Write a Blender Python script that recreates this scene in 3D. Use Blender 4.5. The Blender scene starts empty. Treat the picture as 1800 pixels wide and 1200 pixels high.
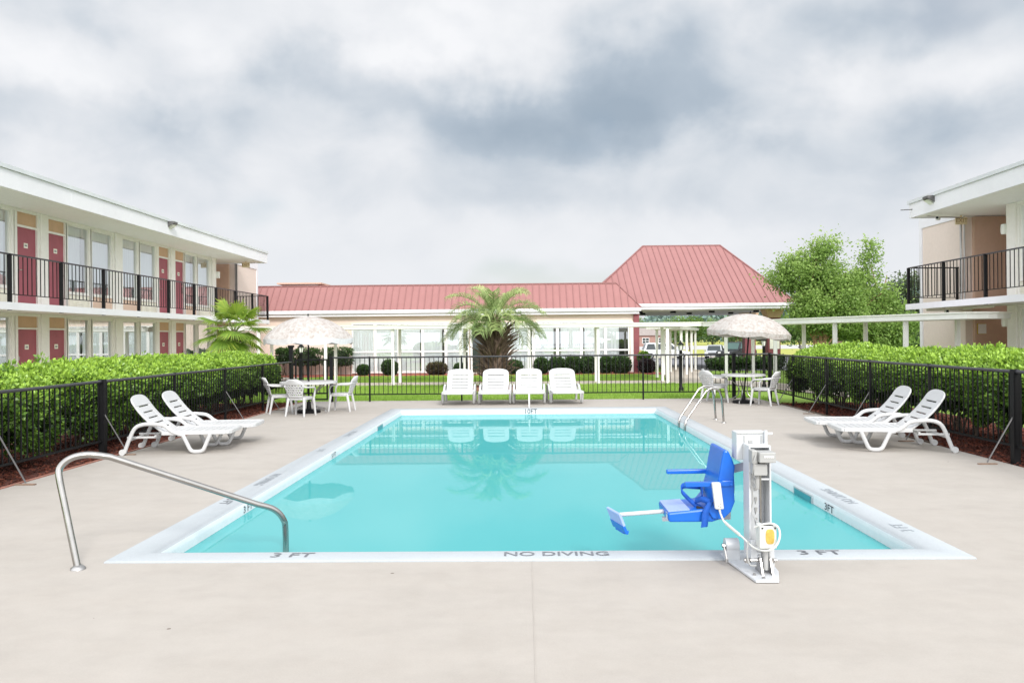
import bpy, math, random
import numpy as np
from mathutils import Vector, Matrix
random.seed(7); RNG = np.random.default_rng(11)
S = bpy.context.scene; COL = S.collection
PI = math.pi; rad = math.radians

# ------------------------------------------------------------------ materials
def srgb(r, g, b):
    return tuple(((c/255)/12.92 if c/255 <= .04045 else ((c/255+.055)/1.055)**2.4) for c in (r, g, b))

def newmat(name):
    m = bpy.data.materials.new(name); m.use_nodes = True
    nt = m.node_tree; b = nt.nodes['Principled BSDF']
    return m, nt, b

def N(nt, t, **kw):
    n = nt.nodes.new(t)
    for k, v in kw.items():
        setattr(n, k, v)
    return n

def noise(nt, scale, detail=4, rough=.6, coord='Object', stretch=None):
    tc = N(nt, 'ShaderNodeTexCoord'); no = N(nt, 'ShaderNodeTexNoise')
    no.inputs['Scale'].default_value = scale; no.inputs['Detail'].default_value = detail; no.inputs['Roughness'].default_value = rough
    if stretch:
        mp = N(nt, 'ShaderNodeMapping'); mp.inputs['Scale'].default_value = stretch
        nt.links.new(tc.outputs[coord], mp.inputs['Vector']); nt.links.new(mp.outputs[0], no.inputs['Vector'])
    else:
        nt.links.new(tc.outputs[coord], no.inputs['Vector'])
    return no.outputs['Fac']

def ramp(nt, fac, stops):
    r = N(nt, 'ShaderNodeValToRGB'); el = r.color_ramp.elements
    while len(el) < len(stops): el.new(.5)
    for e, (p, c) in zip(el, stops):
        e.position = p; e.color = (*c[:3], 1)
    nt.links.new(fac, r.inputs['Fac']); return r.outputs['Color']

def mixc(nt, fac, a, b, mode='MIX'):
    m = N(nt, 'ShaderNodeMix', data_type='RGBA', blend_type=mode)
    for s, v in ((m.inputs[0], fac), (m.inputs[6], a), (m.inputs[7], b)):
        if hasattr(v, 'is_output'): nt.links.new(v, s)
        elif isinstance(v, (int, float)): s.default_value = v
        else: s.default_value = (*v[:3], 1)
    return m.outputs[2]

def maths(nt, op, a, b=None, c=None, clamp=False):
    m = N(nt, 'ShaderNodeMath', operation=op, use_clamp=clamp)
    for i, v in enumerate((a, b, c)):
        if v is None: continue
        if hasattr(v, 'is_output'): nt.links.new(v, m.inputs[i])
        else: m.inputs[i].default_value = v
    return m.outputs[0]

def bump(nt, b, h, strength=.3, dist=.01):
    n = N(nt, 'ShaderNodeBump'); n.inputs['Strength'].default_value = strength; n.inputs['Distance'].default_value = dist
    nt.links.new(h, n.inputs['Height']); nt.links.new(n.outputs[0], b.inputs['Normal'])

def simple(name, c, rough=.5, metal=0., var=.12, scale=3., spec=.5, bumpy=0., bscale=60.):
    m, nt, b = newmat(name)
    f = noise(nt, scale, 5)
    lo = tuple(x*(1-var) for x in c); hi = tuple(min(1, x*(1+var*.6)) for x in c)
    nt.links.new(ramp(nt, f, [(.3, lo), (.7, hi)]), b.inputs['Base Color'])
    b.inputs['Roughness'].default_value = rough; b.inputs['Metallic'].default_value = metal
    b.inputs['Specular IOR Level'].default_value = spec
    if bumpy: bump(nt, b, noise(nt, bscale, 3), bumpy, .01)
    return m

M = {}
def stained(name, base, stain, rough, bumpy, dirt=(.36, .72), s1=.9, s2=9., amount=.6, spots=0., streak=0.):
    m, nt, b = newmat(name)
    f1 = noise(nt, s1, 8, .65, 'Object'); f2 = noise(nt, s2, 6, .7); f3 = noise(nt, 90, 3, .6)
    c = ramp(nt, f1, [(dirt[0], stain), (dirt[1], base)])
    c = mixc(nt, amount*.7, c, ramp(nt, f2, [(.3, tuple(x*.82 for x in base)), (.65, base)]))
    c = mixc(nt, .18, c, ramp(nt, f3, [(.35, tuple(x*.7 for x in base)), (.65, tuple(min(1, x*1.1) for x in base))]))
    if streak:                                          # broom-finish streaks and trodden patches
        st = noise(nt, 1., 6, .65, 'Object', (1.1, 2.2, 1.)); c = mixc(nt, streak, c, ramp(nt, st, [(.34, tuple(x*.78 for x in base)), (.52, base), (.70, tuple(min(1, x*1.10) for x in base))]))
        st = noise(nt, 2.6, 4, .6); c = mixc(nt, streak*.7, c, ramp(nt, st, [(.36, stain), (.60, base)]))
    if spots:
        v = N(nt, 'ShaderNodeTexVoronoi'); v.inputs['Scale'].default_value = 1.6
        tc = N(nt, 'ShaderNodeTexCoord'); nt.links.new(tc.outputs['Object'], v.inputs['Vector'])
        k = maths(nt, 'LESS_THAN', v.outputs['Distance'], .022)
        gate = maths(nt, 'GREATER_THAN', noise(nt, .7, 3), .5)
        k = maths(nt, 'MULTIPLY', k, maths(nt, 'MULTIPLY', gate, spots))
        c = mixc(nt, k, c, (.16, .13, .11))
    nt.links.new(c, b.inputs['Base Color']); b.inputs['Roughness'].default_value = rough
    b.inputs['Specular IOR Level'].default_value = .25
    bump(nt, b, f3, bumpy, .004)
    return m
M['deck'] = stained('deck_concrete', (.418, .386, .350), (.355, .318, .280), .8, .25, dirt=(.28, .68), s1=.55, s2=5., amount=.8, spots=.9, streak=.26)
M['walk'] = stained('walk_concrete', (.56, .50, .43), (.46, .40, .35), .85, .3)
M['coping'] = stained('coping_paint', (.415, .445, .465), (.375, .41, .43), .55, .12, dirt=(.25, .5), s1=1.2, s2=14., amount=.35)
M['poolwall'] = stained('pool_wall_plaster', (.66, .70, .72), (.58, .63, .66), .6, .1, dirt=(.25, .55), s1=1.5, s2=10., amount=.35)
M['asphalt'] = stained('asphalt', (.20, .20, .215), (.14, .14, .15), .9, .3)
M['road'] = stained('road_surface', (.52, .51, .50), (.44, .43, .42), .9, .3)
M['plastic'] = simple('white_plastic', (.54, .54, .54), .38, var=.05, scale=5)
M['slot'] = simple('slot_shadow', (.10, .10, .10), .7)
M['paint_white'] = simple('white_paint', (.80, .79, .77), .45, var=.07, scale=2.2)
M['fascia'] = stained('fascia_paint', (.77, .765, .80), (.69, .685, .72), .5, .05, dirt=(.25, .5), s1=.8, s2=3., amount=.3)
M['flash'] = simple('roof_flashing', (.62, .64, .66), .4, var=.12, scale=1.5)
M['soffit'] = stained('soffit_paint', (.90, .89, .87), (.84, .83, .80), .7, .1)
M['trim'] = stained('trim_paint', (.88, .86, .82), (.82, .79, .74), .6, .08, s1=2.5)
M['beige'] = stained('beige_stucco', (.74, .635, .575), (.69, .59, .53), .85, .35)
M['cream'] = stained('cream_stucco', (.82, .68, .59), (.77, .64, .56), .85, .3)
M['taupe'] = stained('taupe_stucco', (.60, .415, .32), (.54, .37, .28), .85, .35)
M['tan'] = simple('tan_panel', (.60, .39, .25), .7, var=.10, scale=2)
M['panel'] = simple('peach_panel', (.68, .50, .39), .7, var=.08, scale=2)
M['door'] = simple('maroon_door', (.355, .10, .125), .5, var=.14, scale=1.6, spec=.25)
M['maroon'] = simple('maroon_paint', (.23, .06, .07), .6, var=.12)
M['black'] = simple('black_metal', (.007, .007, .008), .5, var=.3, scale=4, spec=.22)
M['rail'] = simple('sky_sheen_rail', (.03, .03, .034), .35, var=.3, scale=4, spec=.55)  # colour lifted above the plain black to stand for sky reflected on it
M['brace'] = simple('grey_brace', (.13, .125, .125), .5, metal=.4)
M['chrome'] = simple('stainless_steel', (.40, .385, .365), .2, metal=1., var=.12, scale=6)
M['steel'] = simple('dull_steel', (.42, .41, .40), .35, metal=.9, var=.15)
M['ink'] = simple('marking_ink', (.17, .18, .20), .7, var=.5, scale=22)
M['ink_dark'] = simple('dark_marking', (.03, .035, .045), .7, var=.4, scale=22)
M['ink_faded'] = simple('faded_marking', (.33, .36, .39), .7, var=.25, scale=15)
M['plate'] = simple('cream_plate', (.86, .84, .74), .5)
M['blue'] = simple('blue_plastic', (.004, .12, .55), .32, var=.12, scale=4)
M['blue_pad'] = simple('pale_blue_pad', (.30, .40, .74), .45, var=.08)
M['blue_web'] = simple('blue_webbing', (.004, .085, .43), .75, var=.2, scale=20)
M['lift'] = simple('lift_powder_coat', (.56, .575, .59), .34, var=.05, scale=6)
M['grey'] = simple('grey_plastic', (.36, .36, .35), .5, var=.08)
M['lightgrey'] = simple('light_grey_plastic', (.60, .61, .58), .5, var=.06)
M['yellow'] = simple('yellow_label', (.56, .38, .07), .5, var=.3, scale=30)
M['roofred'] = stained('red_roof_metal', (.335, .16, .152), (.30, .14, .132), .45, .04, dirt=(.3, .65), s1=.5, s2=2., amount=.35)
M['seam'] = simple('roof_seam', (.265, .118, .112), .5, var=.1)
M['brick'] = simple('brick_edging', (.33, .15, .11), .85, var=.35, scale=14)
M['bark'] = simple('peeling_bark', (.34, .20, .125), .9, var=.45, scale=9, bumpy=.6, bscale=25)
M['darkbark'] = simple('dark_bark', (.12, .085, .06), .9, var=.4, scale=9)
M['boot'] = simple('dry_leaf_base', (.135, .092, .066), .85, var=.5, scale=7)
M['rubber'] = simple('rubber', (.02, .02, .02), .8)
M['rim'] = simple('alloy_rim', (.5, .5, .5), .3, metal=.8)
M['carwhite'] = simple('white_car_paint', (.74, .75, .76), .25, var=.03)
M['carblack'] = simple('black_car_paint', (.014, .015, .018), .2, var=.1)
M['carsilver'] = simple('silver_car_paint', (.52, .53, .55), .25, metal=.4, var=.05)
M['lampglass'] = simple('frosted_glass', (.75, .75, .70), .3)
M['red_lens'] = simple('red_lens', (.45, .03, .03), .3)
M['exitsign'] = simple('exit_sign_face', (.70, .58, .38), .5, var=.08)
M['exitink'] = simple('exit_sign_letters', (.36, .22, .10), .5)
M['housebrick'] = simple('house_brick', (.32, .19, .155), .85, var=.25, scale=4)
M['shingle'] = simple('house_shingle', (.30, .26, .24), .9, var=.2)
M['interior'] = simple('dark_interior', (.035, .033, .032), .9)
M['basin'] = simple('basin_plaster', (.10, .62, .64), .7, var=.05, scale=.6)

def curtain_mat():
    m, nt, b = newmat('curtain_fabric')
    f = noise(nt, 1., 3, .5, 'Object', (14, 14, .4))
    nt.links.new(ramp(nt, f, [(.3, (.88, .90, .91)), (.7, (.96, .97, .98))]), b.inputs['Base Color'])
    b.inputs['Roughness'].default_value = .9
    b.inputs['Emission Color'].default_value = (.8, .83, .84, 1); b.inputs['Emission Strength'].default_value = 0.
    return m
M['curtain'] = curtain_mat()

def glass_mat(name, tint, refl, dark=0.):
    m, nt, b = newmat(name)
    out = nt.nodes['Material Output']
    g = N(nt, 'ShaderNodeBsdfGlossy'); g.inputs['Roughness'].default_value = .015; g.inputs['Color'].default_value = (.92, .95, .96, 1)
    t = N(nt, 'ShaderNodeBsdfTransparent'); t.inputs['Color'].default_value = (*tint, 1)
    fr = N(nt, 'ShaderNodeFresnel'); fr.inputs['IOR'].default_value = 1.5
    f = maths(nt, 'MULTIPLY_ADD', fr.outputs[0], .8, refl, clamp=True)
    mx = N(nt, 'ShaderNodeMixShader'); nt.links.new(f, mx.inputs[0]); nt.links.new(t.outputs[0], mx.inputs[1]); nt.links.new(g.outputs[0], mx.inputs[2])
    nt.links.new(mx.outputs[0], out.inputs['Surface']); return m
M['glass'] = glass_mat('window_glass', (.95, .98, .98), .52)
M['shopglass'] = glass_mat('shop_window_glass', (.97, .985, .985), .20)
M['carglass'] = simple('car_glass', (.02, .03, .03), .06, spec=.8)
M['greenglass'] = simple('green_car_glass', (.07, .13, .115), .15, spec=.4)

def leaf_mat(name, dark, mid, light, trans=.28, rough=.45):
    m, nt, b = newmat(name)
    out = nt.nodes['Material Output']
    a = N(nt, 'ShaderNodeAttribute', attribute_name='shade')
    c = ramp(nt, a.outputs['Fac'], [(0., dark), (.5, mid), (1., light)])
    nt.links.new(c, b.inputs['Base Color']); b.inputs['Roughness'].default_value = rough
    b.inputs['Specular IOR Level'].default_value = .35
    tl = N(nt, 'ShaderNodeBsdfTranslucent'); nt.links.new(mixc(nt, .4, c, light), tl.inputs['Color'])
    mx = N(nt, 'ShaderNodeMixShader'); mx.inputs[0].default_value = trans
    nt.links.new(b.outputs[0], mx.inputs[1]); nt.links.new(tl.outputs[0], mx.inputs[2]); nt.links.new(mx.outputs[0], out.inputs['Surface'])
    return m
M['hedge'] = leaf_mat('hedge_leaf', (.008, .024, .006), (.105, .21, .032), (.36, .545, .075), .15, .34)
M['shrub'] = leaf_mat('shrub_leaf', (.010, .022, .008), (.035, .075, .02), (.10, .18, .045), .15)
M['shrub_brown'] = leaf_mat('brownish_shrub_leaf', (.03, .022, .014), (.09, .06, .035), (.12, .15, .05), .15)
M['shrub_purple'] = leaf_mat('purple_shrub_leaf', (.012, .008, .01), (.035, .022, .026), (.07, .05, .05), .15)
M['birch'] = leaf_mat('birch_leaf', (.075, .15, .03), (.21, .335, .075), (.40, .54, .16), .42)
M['darktree'] = leaf_mat('dark_tree_leaf', (.02, .04, .015), (.06, .095, .04), (.14, .18, .08), .2)
M['midtree'] = leaf_mat('mid_tree_leaf', (.03, .07, .015), (.09, .17, .035), (.20, .31, .07), .25)
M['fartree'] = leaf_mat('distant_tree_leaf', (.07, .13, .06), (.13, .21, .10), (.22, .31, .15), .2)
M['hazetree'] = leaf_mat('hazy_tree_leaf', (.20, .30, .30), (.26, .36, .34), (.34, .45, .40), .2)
M['fanpalm'] = leaf_mat('fan_palm_leaf', (.045, .11, .018), (.21, .345, .05), (.47, .55, .09), .4)
M['pindo'] = leaf_mat('feather_palm_leaf', (.03, .065, .018), (.185, .285, .09), (.49, .57, .24), .35)
M['grass'] = leaf_mat('grass_blade', (.17, .30, .045), (.29, .46, .075), (.42, .58, .13), .5, .6)
M['mulchchip'] = leaf_mat('mulch_chip', (.05, .014, .01), (.13, .036, .022), (.22, .07, .04), 0., .9)

def ground_mat():
    m, nt, b = newmat('lawn')
    f1 = noise(nt, .35, 6, .6, 'Object'); f2 = noise(nt, 25, 4, .7)
    c = ramp(nt, f1, [(.3, (.17, .28, .05)), (.7, (.25, .37, .07))])
    c = mixc(nt, .5, c, ramp(nt, f2, [(.3, (.12, .22, .04)), (.7, (.28, .40, .09))]))
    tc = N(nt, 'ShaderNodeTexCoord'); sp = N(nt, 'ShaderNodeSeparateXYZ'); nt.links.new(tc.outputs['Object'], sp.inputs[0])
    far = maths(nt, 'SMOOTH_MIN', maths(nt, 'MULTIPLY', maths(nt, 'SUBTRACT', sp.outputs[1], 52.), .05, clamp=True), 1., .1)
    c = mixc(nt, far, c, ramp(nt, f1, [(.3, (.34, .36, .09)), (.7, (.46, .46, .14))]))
    nt.links.new(c, b.inputs['Base Color']); b.inputs['Roughness'].default_value = .9; b.inputs['Specular IOR Level'].default_value = .1
    bump(nt, b, f2, .5, .03); return m
M['lawn'] = ground_mat()

def mulch_mat():
    m, nt, b = newmat('red_mulch')
    f = noise(nt, 30, 5, .75)
    nt.links.new(ramp(nt, f, [(.3, (.035, .011, .008)), (.5, (.11, .032, .02)), (.72, (.21, .065, .04))]), b.inputs['Base Color'])
    b.inputs['Roughness'].default_value = .95; bump(nt, b, f, .9, .04); return m
M['mulch'] = mulch_mat()
M['mulch_bright'] = simple('fresh_red_mulch', (.36, .095, .06), .95, var=.4, scale=9, bumpy=.8)

def umbrella_mat():
    m, nt, b = newmat('floral_umbrella_fabric')
    f = noise(nt, 5.5, 5, .62); g = noise(nt, 13, 3, .6)
    c = ramp(nt, f, [(.40, (.47, .40, .36)), (.50, (.64, .60, .575)), (.56, (.50, .435, .40)), (.66, (.66, .63, .61))])
    c = mixc(nt, .55, c, ramp(nt, g, [(.38, (.42, .36, .32)), (.55, (.62, .60, .58))]))
    nt.links.new(c, b.inputs['Base Color']); b.inputs['Roughness'].default_value = .85
    out = nt.nodes['Material Output']; tl = N(nt, 'ShaderNodeBsdfTranslucent'); nt.links.new(c, tl.inputs['Color'])
    mx = N(nt, 'ShaderNodeMixShader'); mx.inputs[0].default_value = .3
    nt.links.new(b.outputs[0], mx.inputs[1]); nt.links.new(tl.outputs[0], mx.inputs[2]); nt.links.new(mx.outputs[0], out.inputs['Surface'])
    return m
M['umbrella'] = umbrella_mat()
M['valance'] = simple('umbrella_valance', (.62, .61, .61), .8, var=.15, scale=10)

def water_mat():
    m, nt, b = newmat('pool_water')
    out = nt.nodes['Material Output']
    f = noise(nt, .25, 3)
    d = N(nt, 'ShaderNodeBsdfDiffuse'); nt.links.new(ramp(nt, f, [(.3, (.075, .40, .41)), (.7, (.085, .42, .43))]), d.inputs['Color'])
    t = N(nt, 'ShaderNodeBsdfTransparent'); t.inputs['Color'].default_value = (.55, .95, .97, 1)
    g = N(nt, 'ShaderNodeBsdfGlossy'); g.inputs['Roughness'].default_value = .008; g.inputs['Color'].default_value = (.93, .96, .97, 1)
    bp = N(nt, 'ShaderNodeBump'); bp.inputs['Strength'].default_value = .02; bp.inputs['Distance'].default_value = .02
    nt.links.new(noise(nt, 1.6, 2, .5, 'Object', (1, .6, 1)), bp.inputs['Height']); nt.links.new(bp.outputs[0], g.inputs['Normal'])
    body = N(nt, 'ShaderNodeMixShader'); body.inputs[0].default_value = .10
    nt.links.new(d.outputs[0], body.inputs[1]); nt.links.new(t.outputs[0], body.inputs[2])
    fr = N(nt, 'ShaderNodeFresnel'); fr.inputs['IOR'].default_value = 1.33
    k = maths(nt, 'MULTIPLY_ADD', fr.outputs[0], .30, .13, clamp=True)
    mx = N(nt, 'ShaderNodeMixShader'); nt.links.new(k, mx.inputs[0]); nt.links.new(body.outputs[0], mx.inputs[1]); nt.links.new(g.outputs[0], mx.inputs[2])
    nt.links.new(mx.outputs[0], out.inputs['Surface']); return m
M['water'] = water_mat()

# ------------------------------------------------------------------ mesh builder
OFF = {}
def root(name, label, cat, loc=(0, 0, 0), rz=0., group=None):
    o = bpy.data.objects.new(name, None); COL.objects.link(o)
    o.location = loc; o.rotation_euler = (0, 0, rz); o.empty_display_size = .2
    o['label'] = label; o['category'] = cat
    if group: o['group'] = group
    OFF[o.name] = Vector((0, 0, 0))
    return o

def wroot(name, label, cat, loc, group=None):          # parts given in world coordinates
    o = root(name, label, cat, loc, 0., group); OFF[o.name] = Vector(loc); return o

def tag(o, label=None, cat=None, group=None, kind=None):
    if label: o['label'] = label
    if cat: o['category'] = cat
    if group: o['group'] = group
    if kind: o['kind'] = kind
    return o

class MB:
    def __init__(s): s.v = []; s.f = []; s.sm = []
    def add(s, vs, fs, smooth=False):
        n = len(s.v); s.v.extend([tuple(p) for p in vs])
        for f in fs: s.f.append([i+n for i in f]); s.sm.append(smooth)
        return s
    def box(s, x0, x1, y0, y1, z0, z1):
        x0, x1 = min(x0, x1), max(x0, x1); y0, y1 = min(y0, y1), max(y0, y1); z0, z1 = min(z0, z1), max(z0, z1)
        v = [(x, y, z) for z in (z0, z1) for y in (y0, y1) for x in (x0, x1)]
        return s.add(v, [(0, 2, 3, 1), (4, 5, 7, 6), (0, 1, 5, 4), (2, 6, 7, 3), (0, 4, 6, 2), (1, 3, 7, 5)])
    def obox(s, c, u, v, w):                            # half-axis vectors
        c, u, v, w = map(Vector, (c, u, v, w))
        if u.cross(v).dot(w) < 0: u = -u
        P = [c+a*u+b*v+d*w for d in (-1, 1) for b in (-1, 1) for a in (-1, 1)]
        return s.add(P, [(0, 2, 3, 1), (4, 5, 7, 6), (0, 1, 5, 4), (2, 6, 7, 3), (0, 4, 6, 2), (1, 3, 7, 5)])
    def bar(s, a, b, w, h, up=(0, 0, 1)):               # rectangular bar a-b
        a, b = Vector(a), Vector(b); d = (b-a); L = d.length; d.normalize()
        up = Vector(up)
        if abs(d.dot(up)) > .99: up = Vector((0, 1, 0))
        sd = d.cross(up).normalized(); u2 = sd.cross(d)
        return s.obox((a+b)/2, d*L/2, sd*w/2, u2*h/2)
    def tube(s, pts, r, n=8, caps=True, closed=False):
        P = [Vector(p) for p in pts]; m = len(P); R = [float(q) for q in r] if isinstance(r, (list, tuple)) else [r]*m
        V = []; prev = None
        for i in range(m):
            if closed: t = P[(i+1) % m]-P[i-1]
            else: t = P[min(i+1, m-1)]-P[max(i-1, 0)]
            t = t.normalized() if t.length > 1e-9 else Vector((0, 0, 1))
            if prev is None:
                a = Vector((0, 0, 1)) if abs(t.z) < .9 else Vector((1, 0, 0)); prev = t.cross(a).normalized()
            prev = (prev - t*prev.dot(t)).normalized(); q = t.cross(prev)
            for k in range(n):
                an = 2*PI*k/n; V.append(P[i]+R[i]*(math.cos(an)*prev+math.sin(an)*q))
        F = []
        for i in range(m if closed else m-1):
            j = (i+1) % m
            for k in range(n): F.append((i*n+k, i*n+(k+1) % n, j*n+(k+1) % n, j*n+k))
        s.add(V, F, True)
        if caps and not closed:
            b = len(s.v)-m*n
            s.f.append([b+k for k in range(n)][::-1]); s.sm.append(False)
            s.f.append([b+(m-1)*n+k for k in range(n)]); s.sm.append(False)
        return s
    def lathe(s, prof, c=(0, 0, 0), n=16, smooth=True):  # prof [(r,z)]
        V = [(c[0]+r*math.cos(2*PI*k/n), c[1]+r*math.sin(2*PI*k/n), c[2]+z) for r, z in prof for k in range(n)]
        F = [(i*n+k, i*n+(k+1) % n, (i+1)*n+(k+1) % n, (i+1)*n+k) for i in range(len(prof)-1) for k in range(n)]
        s.add(V, F, smooth); b = len(s.v)-len(V)
        if prof[0][0] > 1e-4: s.f.append([b+k for k in range(n)][::-1]); s.sm.append(False)
        if prof[-1][0] > 1e-4: s.f.append([b+(len(prof)-1)*n+k for k in range(n)]); s.sm.append(False)
        return s
    def prism(s, poly, ax, a0, a1, smooth=False):        # polygon extruded along axis ax ('x','y','z')
        def m(p, a): return {'x': (a, p[0], p[1]), 'y': (p[0], a, p[1]), 'z': (p[0], p[1], a)}[ax]
        n = len(poly); V = [m(p, a0) for p in poly]+[m(p, a1) for p in poly]
        ar = sum(poly[i][0]*poly[(i+1) % n][1]-poly[(i+1) % n][0]*poly[i][1] for i in range(n))
        flip = (ar > 0) ^ (ax == 'y') ^ (a1 < a0)
        F = [list(range(n))[::-1], list(range(n, 2*n))]+[[i, (i+1) % n, n+(i+1) % n, n+i] for i in range(n)]
        if not flip: F = [f[::-1] for f in F]
        b = len(s.v); s.v.extend(V)
        for k, f in enumerate(F): s.f.append([i+b for i in f]); s.sm.append(smooth and k > 1)
        return s
    def quad(s, a, b, c, d): return s.add([a, b, c, d], [(0, 1, 2, 3)])
    def text(s, body, o, right, up, size, depth=0.0, sx=1., align='CENTER'):
        cu = bpy.data.curves.new('t', 'FONT'); cu.body = body; cu.size = size; cu.align_x = align; cu.align_y = 'CENTER'; cu.resolution_u = 3; cu.offset = size*.006
        ob = bpy.data.objects.new('t', cu); me = bpy.data.meshes.new_from_object(ob)
        o, right, up = Vector(o), Vector(right), Vector(up)
        s.add([o+right*(v.co.x*sx)+up*v.co.y for v in me.vertices], [list(p.vertices) for p in me.polygons])
        bpy.data.objects.remove(ob); bpy.data.curves.remove(cu); bpy.data.meshes.remove(me); return s
    def build(s, name, mat, parent=None, bevel=0., world=False, sharp=40, **tg):
        off = Vector((0, 0, 0))
        if parent is not None:
            p = parent
            while p.parent is not None: p = p.parent
            off = OFF.get(p.name, off)
        me = bpy.data.meshes.new(name)
        me.from_pydata([(v[0]-off.x, v[1]-off.y, v[2]-off.z) for v in s.v], [], s.f)
        me.polygons.foreach_set('use_smooth', s.sm); me.materials.append(M[mat] if isinstance(mat, str) else mat)
        if any(s.sm): me.set_sharp_from_angle(angle=rad(sharp))
        me.update()
        o = bpy.data.objects.new(name, me); COL.objects.link(o)
        if parent is not None: o.parent = parent
        if bevel:
            b = o.modifiers.new('bevel', 'BEVEL'); b.width = bevel; b.segments = 2; b.limit_method = 'ANGLE'; b.angle_limit = rad(35)
        tag(o, **tg); return o

def cr(pts, n=8):                                       # Catmull-Rom through the points
    P = [Vector(p) for p in pts]; out = []
    for i in range(len(P)-1):
        p0 = P[max(i-1, 0)]; p1 = P[i]; p2 = P[i+1]; p3 = P[min(i+2, len(P)-1)]
        for k in range(n):
            t = k/n
            out.append(.5*((2*p1)+(p2-p0)*t+(2*p0-5*p1+4*p2-p3)*t*t+(3*p1-p0-3*p2+p3)*t**3))
    out.append(P[-1]); return out

def fillet(pts, r=.05, n=5):                            # straight runs with rounded bends
    P = [Vector(p) for p in pts]; out = [P[0]]
    for i in range(1, len(P)-1):
        a, b, c = P[i-1], P[i], P[i+1]; rr = min(r, (b-a).length*.49, (c-b).length*.49)
        p = b+(a-b).normalized()*rr; q = b+(c-b).normalized()*rr
        for k in range(n+1):
            t = k/n; out.append((1-t)**2*p+2*t*(1-t)*b+t*t*q)
    out.append(P[-1]); return out

def copy_thing(o, loc, rz, label, group=None, scale=None):
    c = o.copy(); COL.objects.link(c); c.location = loc; c.rotation_euler = (0, 0, rz); c['label'] = label
    if group: c['group'] = group
    if scale: c.scale = scale
    OFF[c.name] = Vector((0, 0, 0))
    for ch in list(o.children):
        d = ch.copy(); COL.objects.link(d); d.parent = c
        for g in list(ch.children):
            e = g.copy(); COL.objects.link(e); e.parent = d
    return c

def npmesh(name, V, F, mat, parent=None, shade=None, **tg):   # V (n,3), F (m,4) or (m,3)
    off = np.zeros(3)
    if parent is not None:
        p = parent
        while p.parent is not None: p = p.parent
        off = np.array(OFF.get(p.name, Vector((0, 0, 0))))
    me = bpy.data.meshes.new(name); V = np.asarray(V, dtype=np.float32)-off.astype(np.float32); F = np.asarray(F, dtype=np.int32)
    k = F.shape[1]
    me.vertices.add(len(V)); me.vertices.foreach_set('co', V.ravel())
    me.loops.add(F.size); me.loops.foreach_set('vertex_index', F.ravel())
    me.polygons.add(len(F)); me.polygons.foreach_set('loop_start', np.arange(0, F.size, k, dtype=np.int32))
    if shade is not None:
        a = me.attributes.new('shade', 'FLOAT', 'POINT'); a.data.foreach_set('value', np.clip(shade, 0, 1).astype(np.float32))
    me.materials.append(M[mat]); me.update(calc_edges=True); me.validate()
    o = bpy.data.objects.new(name, me); COL.objects.link(o)
    if parent is not None: o.parent = parent
    return tag(o, **tg)

def norm(a): return a/np.maximum(np.linalg.norm(a, axis=1, keepdims=True), 1e-9)

def leafset(P, D, size, width=.5, shade=None, fold=.25, rng=RNG):
    """one folded four-point leaf per point: P base, D pointing direction"""
    n = len(P); D = norm(D); r = norm(rng.normal(size=(n, 3))); Sd = norm(np.cross(D, r)); U = np.cross(Sd, D)
    L = (size*rng.uniform(.65, 1.35, n))[:, None]
    a = P; c = P+D*L; m = P+D*L*.5
    b = m+Sd*L*width*.5+U*L*fold*.3; d = m-Sd*L*width*.5+U*L*fold*.3
    V = np.stack([a, b, c, d], 1).reshape(-1, 3); F = np.arange(4*n).reshape(n, 4)
    sh = None if shade is None else np.repeat(shade, 4)
    return V, F, sh

def vnoise(p, freq, seed=0):                            # smooth pseudo-noise in -1..1
    r = np.random.default_rng(seed); out = 0
    for k in range(4):
        w = r.normal(size=3)*freq*(1.0+.6*k); out = out+np.sin(p@w+r.uniform(0, 6.28))/(1+.5*k)
    return out/2.3

# ------------------------------------------------------------------ world, sun, camera
W = bpy.data.worlds.new('World'); S.world = W; W.use_nodes = True
nt = W.node_tree; bg = nt.nodes['Background']
SUN_EL, SUN_AZ = rad(35), rad(160)                      # azimuth clockwise from +Y
sky = N(nt, 'ShaderNodeTexSky', sky_type='NISHITA'); sky.sun_disc = False; sky.sun_elevation = SUN_EL; sky.sun_rotation = SUN_AZ; sky.air_density = 1.2
tc = N(nt, 'ShaderNodeTexCoord'); sep = N(nt, 'ShaderNodeSeparateXYZ'); nt.links.new(tc.outputs['Generated'], sep.inputs[0])
z = maths(nt, 'MAXIMUM', sep.outputs[2], 0.)
zz = maths(nt, 'ADD', z, .24)
cx = maths(nt, 'DIVIDE', sep.outputs[0], zz); cy = maths(nt, 'DIVIDE', sep.outputs[1], zz)
cmb = N(nt, 'ShaderNodeCombineXYZ'); nt.links.new(cx, cmb.inputs[0]); nt.links.new(cy, cmb.inputs[1]); cmb.inputs[2].default_value = 3.7
def wnoise(scale, detail, rough, dist=0., sz=1.8, plane=.05, off=0.):
    mp = N(nt, 'ShaderNodeMapping'); mp.inputs['Scale'].default_value = (1, 1, sz); mp.inputs['Location'].default_value = (off, off*.7, 0); nt.links.new(tc.outputs['Generated'], mp.inputs['Vector'])
    ad = N(nt, 'ShaderNodeVectorMath', operation='MULTIPLY_ADD'); nt.links.new(cmb.outputs[0], ad.inputs[0]); ad.inputs[1].default_value = (plane, plane, 0); nt.links.new(mp.outputs[0], ad.inputs[2])
    n = N(nt, 'ShaderNodeTexNoise'); n.inputs['Scale'].default_value = scale; n.inputs['Detail'].default_value = detail
    n.inputs['Roughness'].default_value = rough; n.inputs['Distortion'].default_value = dist
    nt.links.new(ad.outputs[0], n.inputs['Vector']); return n.outputs['Fac']
n1 = wnoise(3.2, 3, .5, .4); n2 = wnoise(6.2, 6, .5, .3, off=3.)
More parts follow.
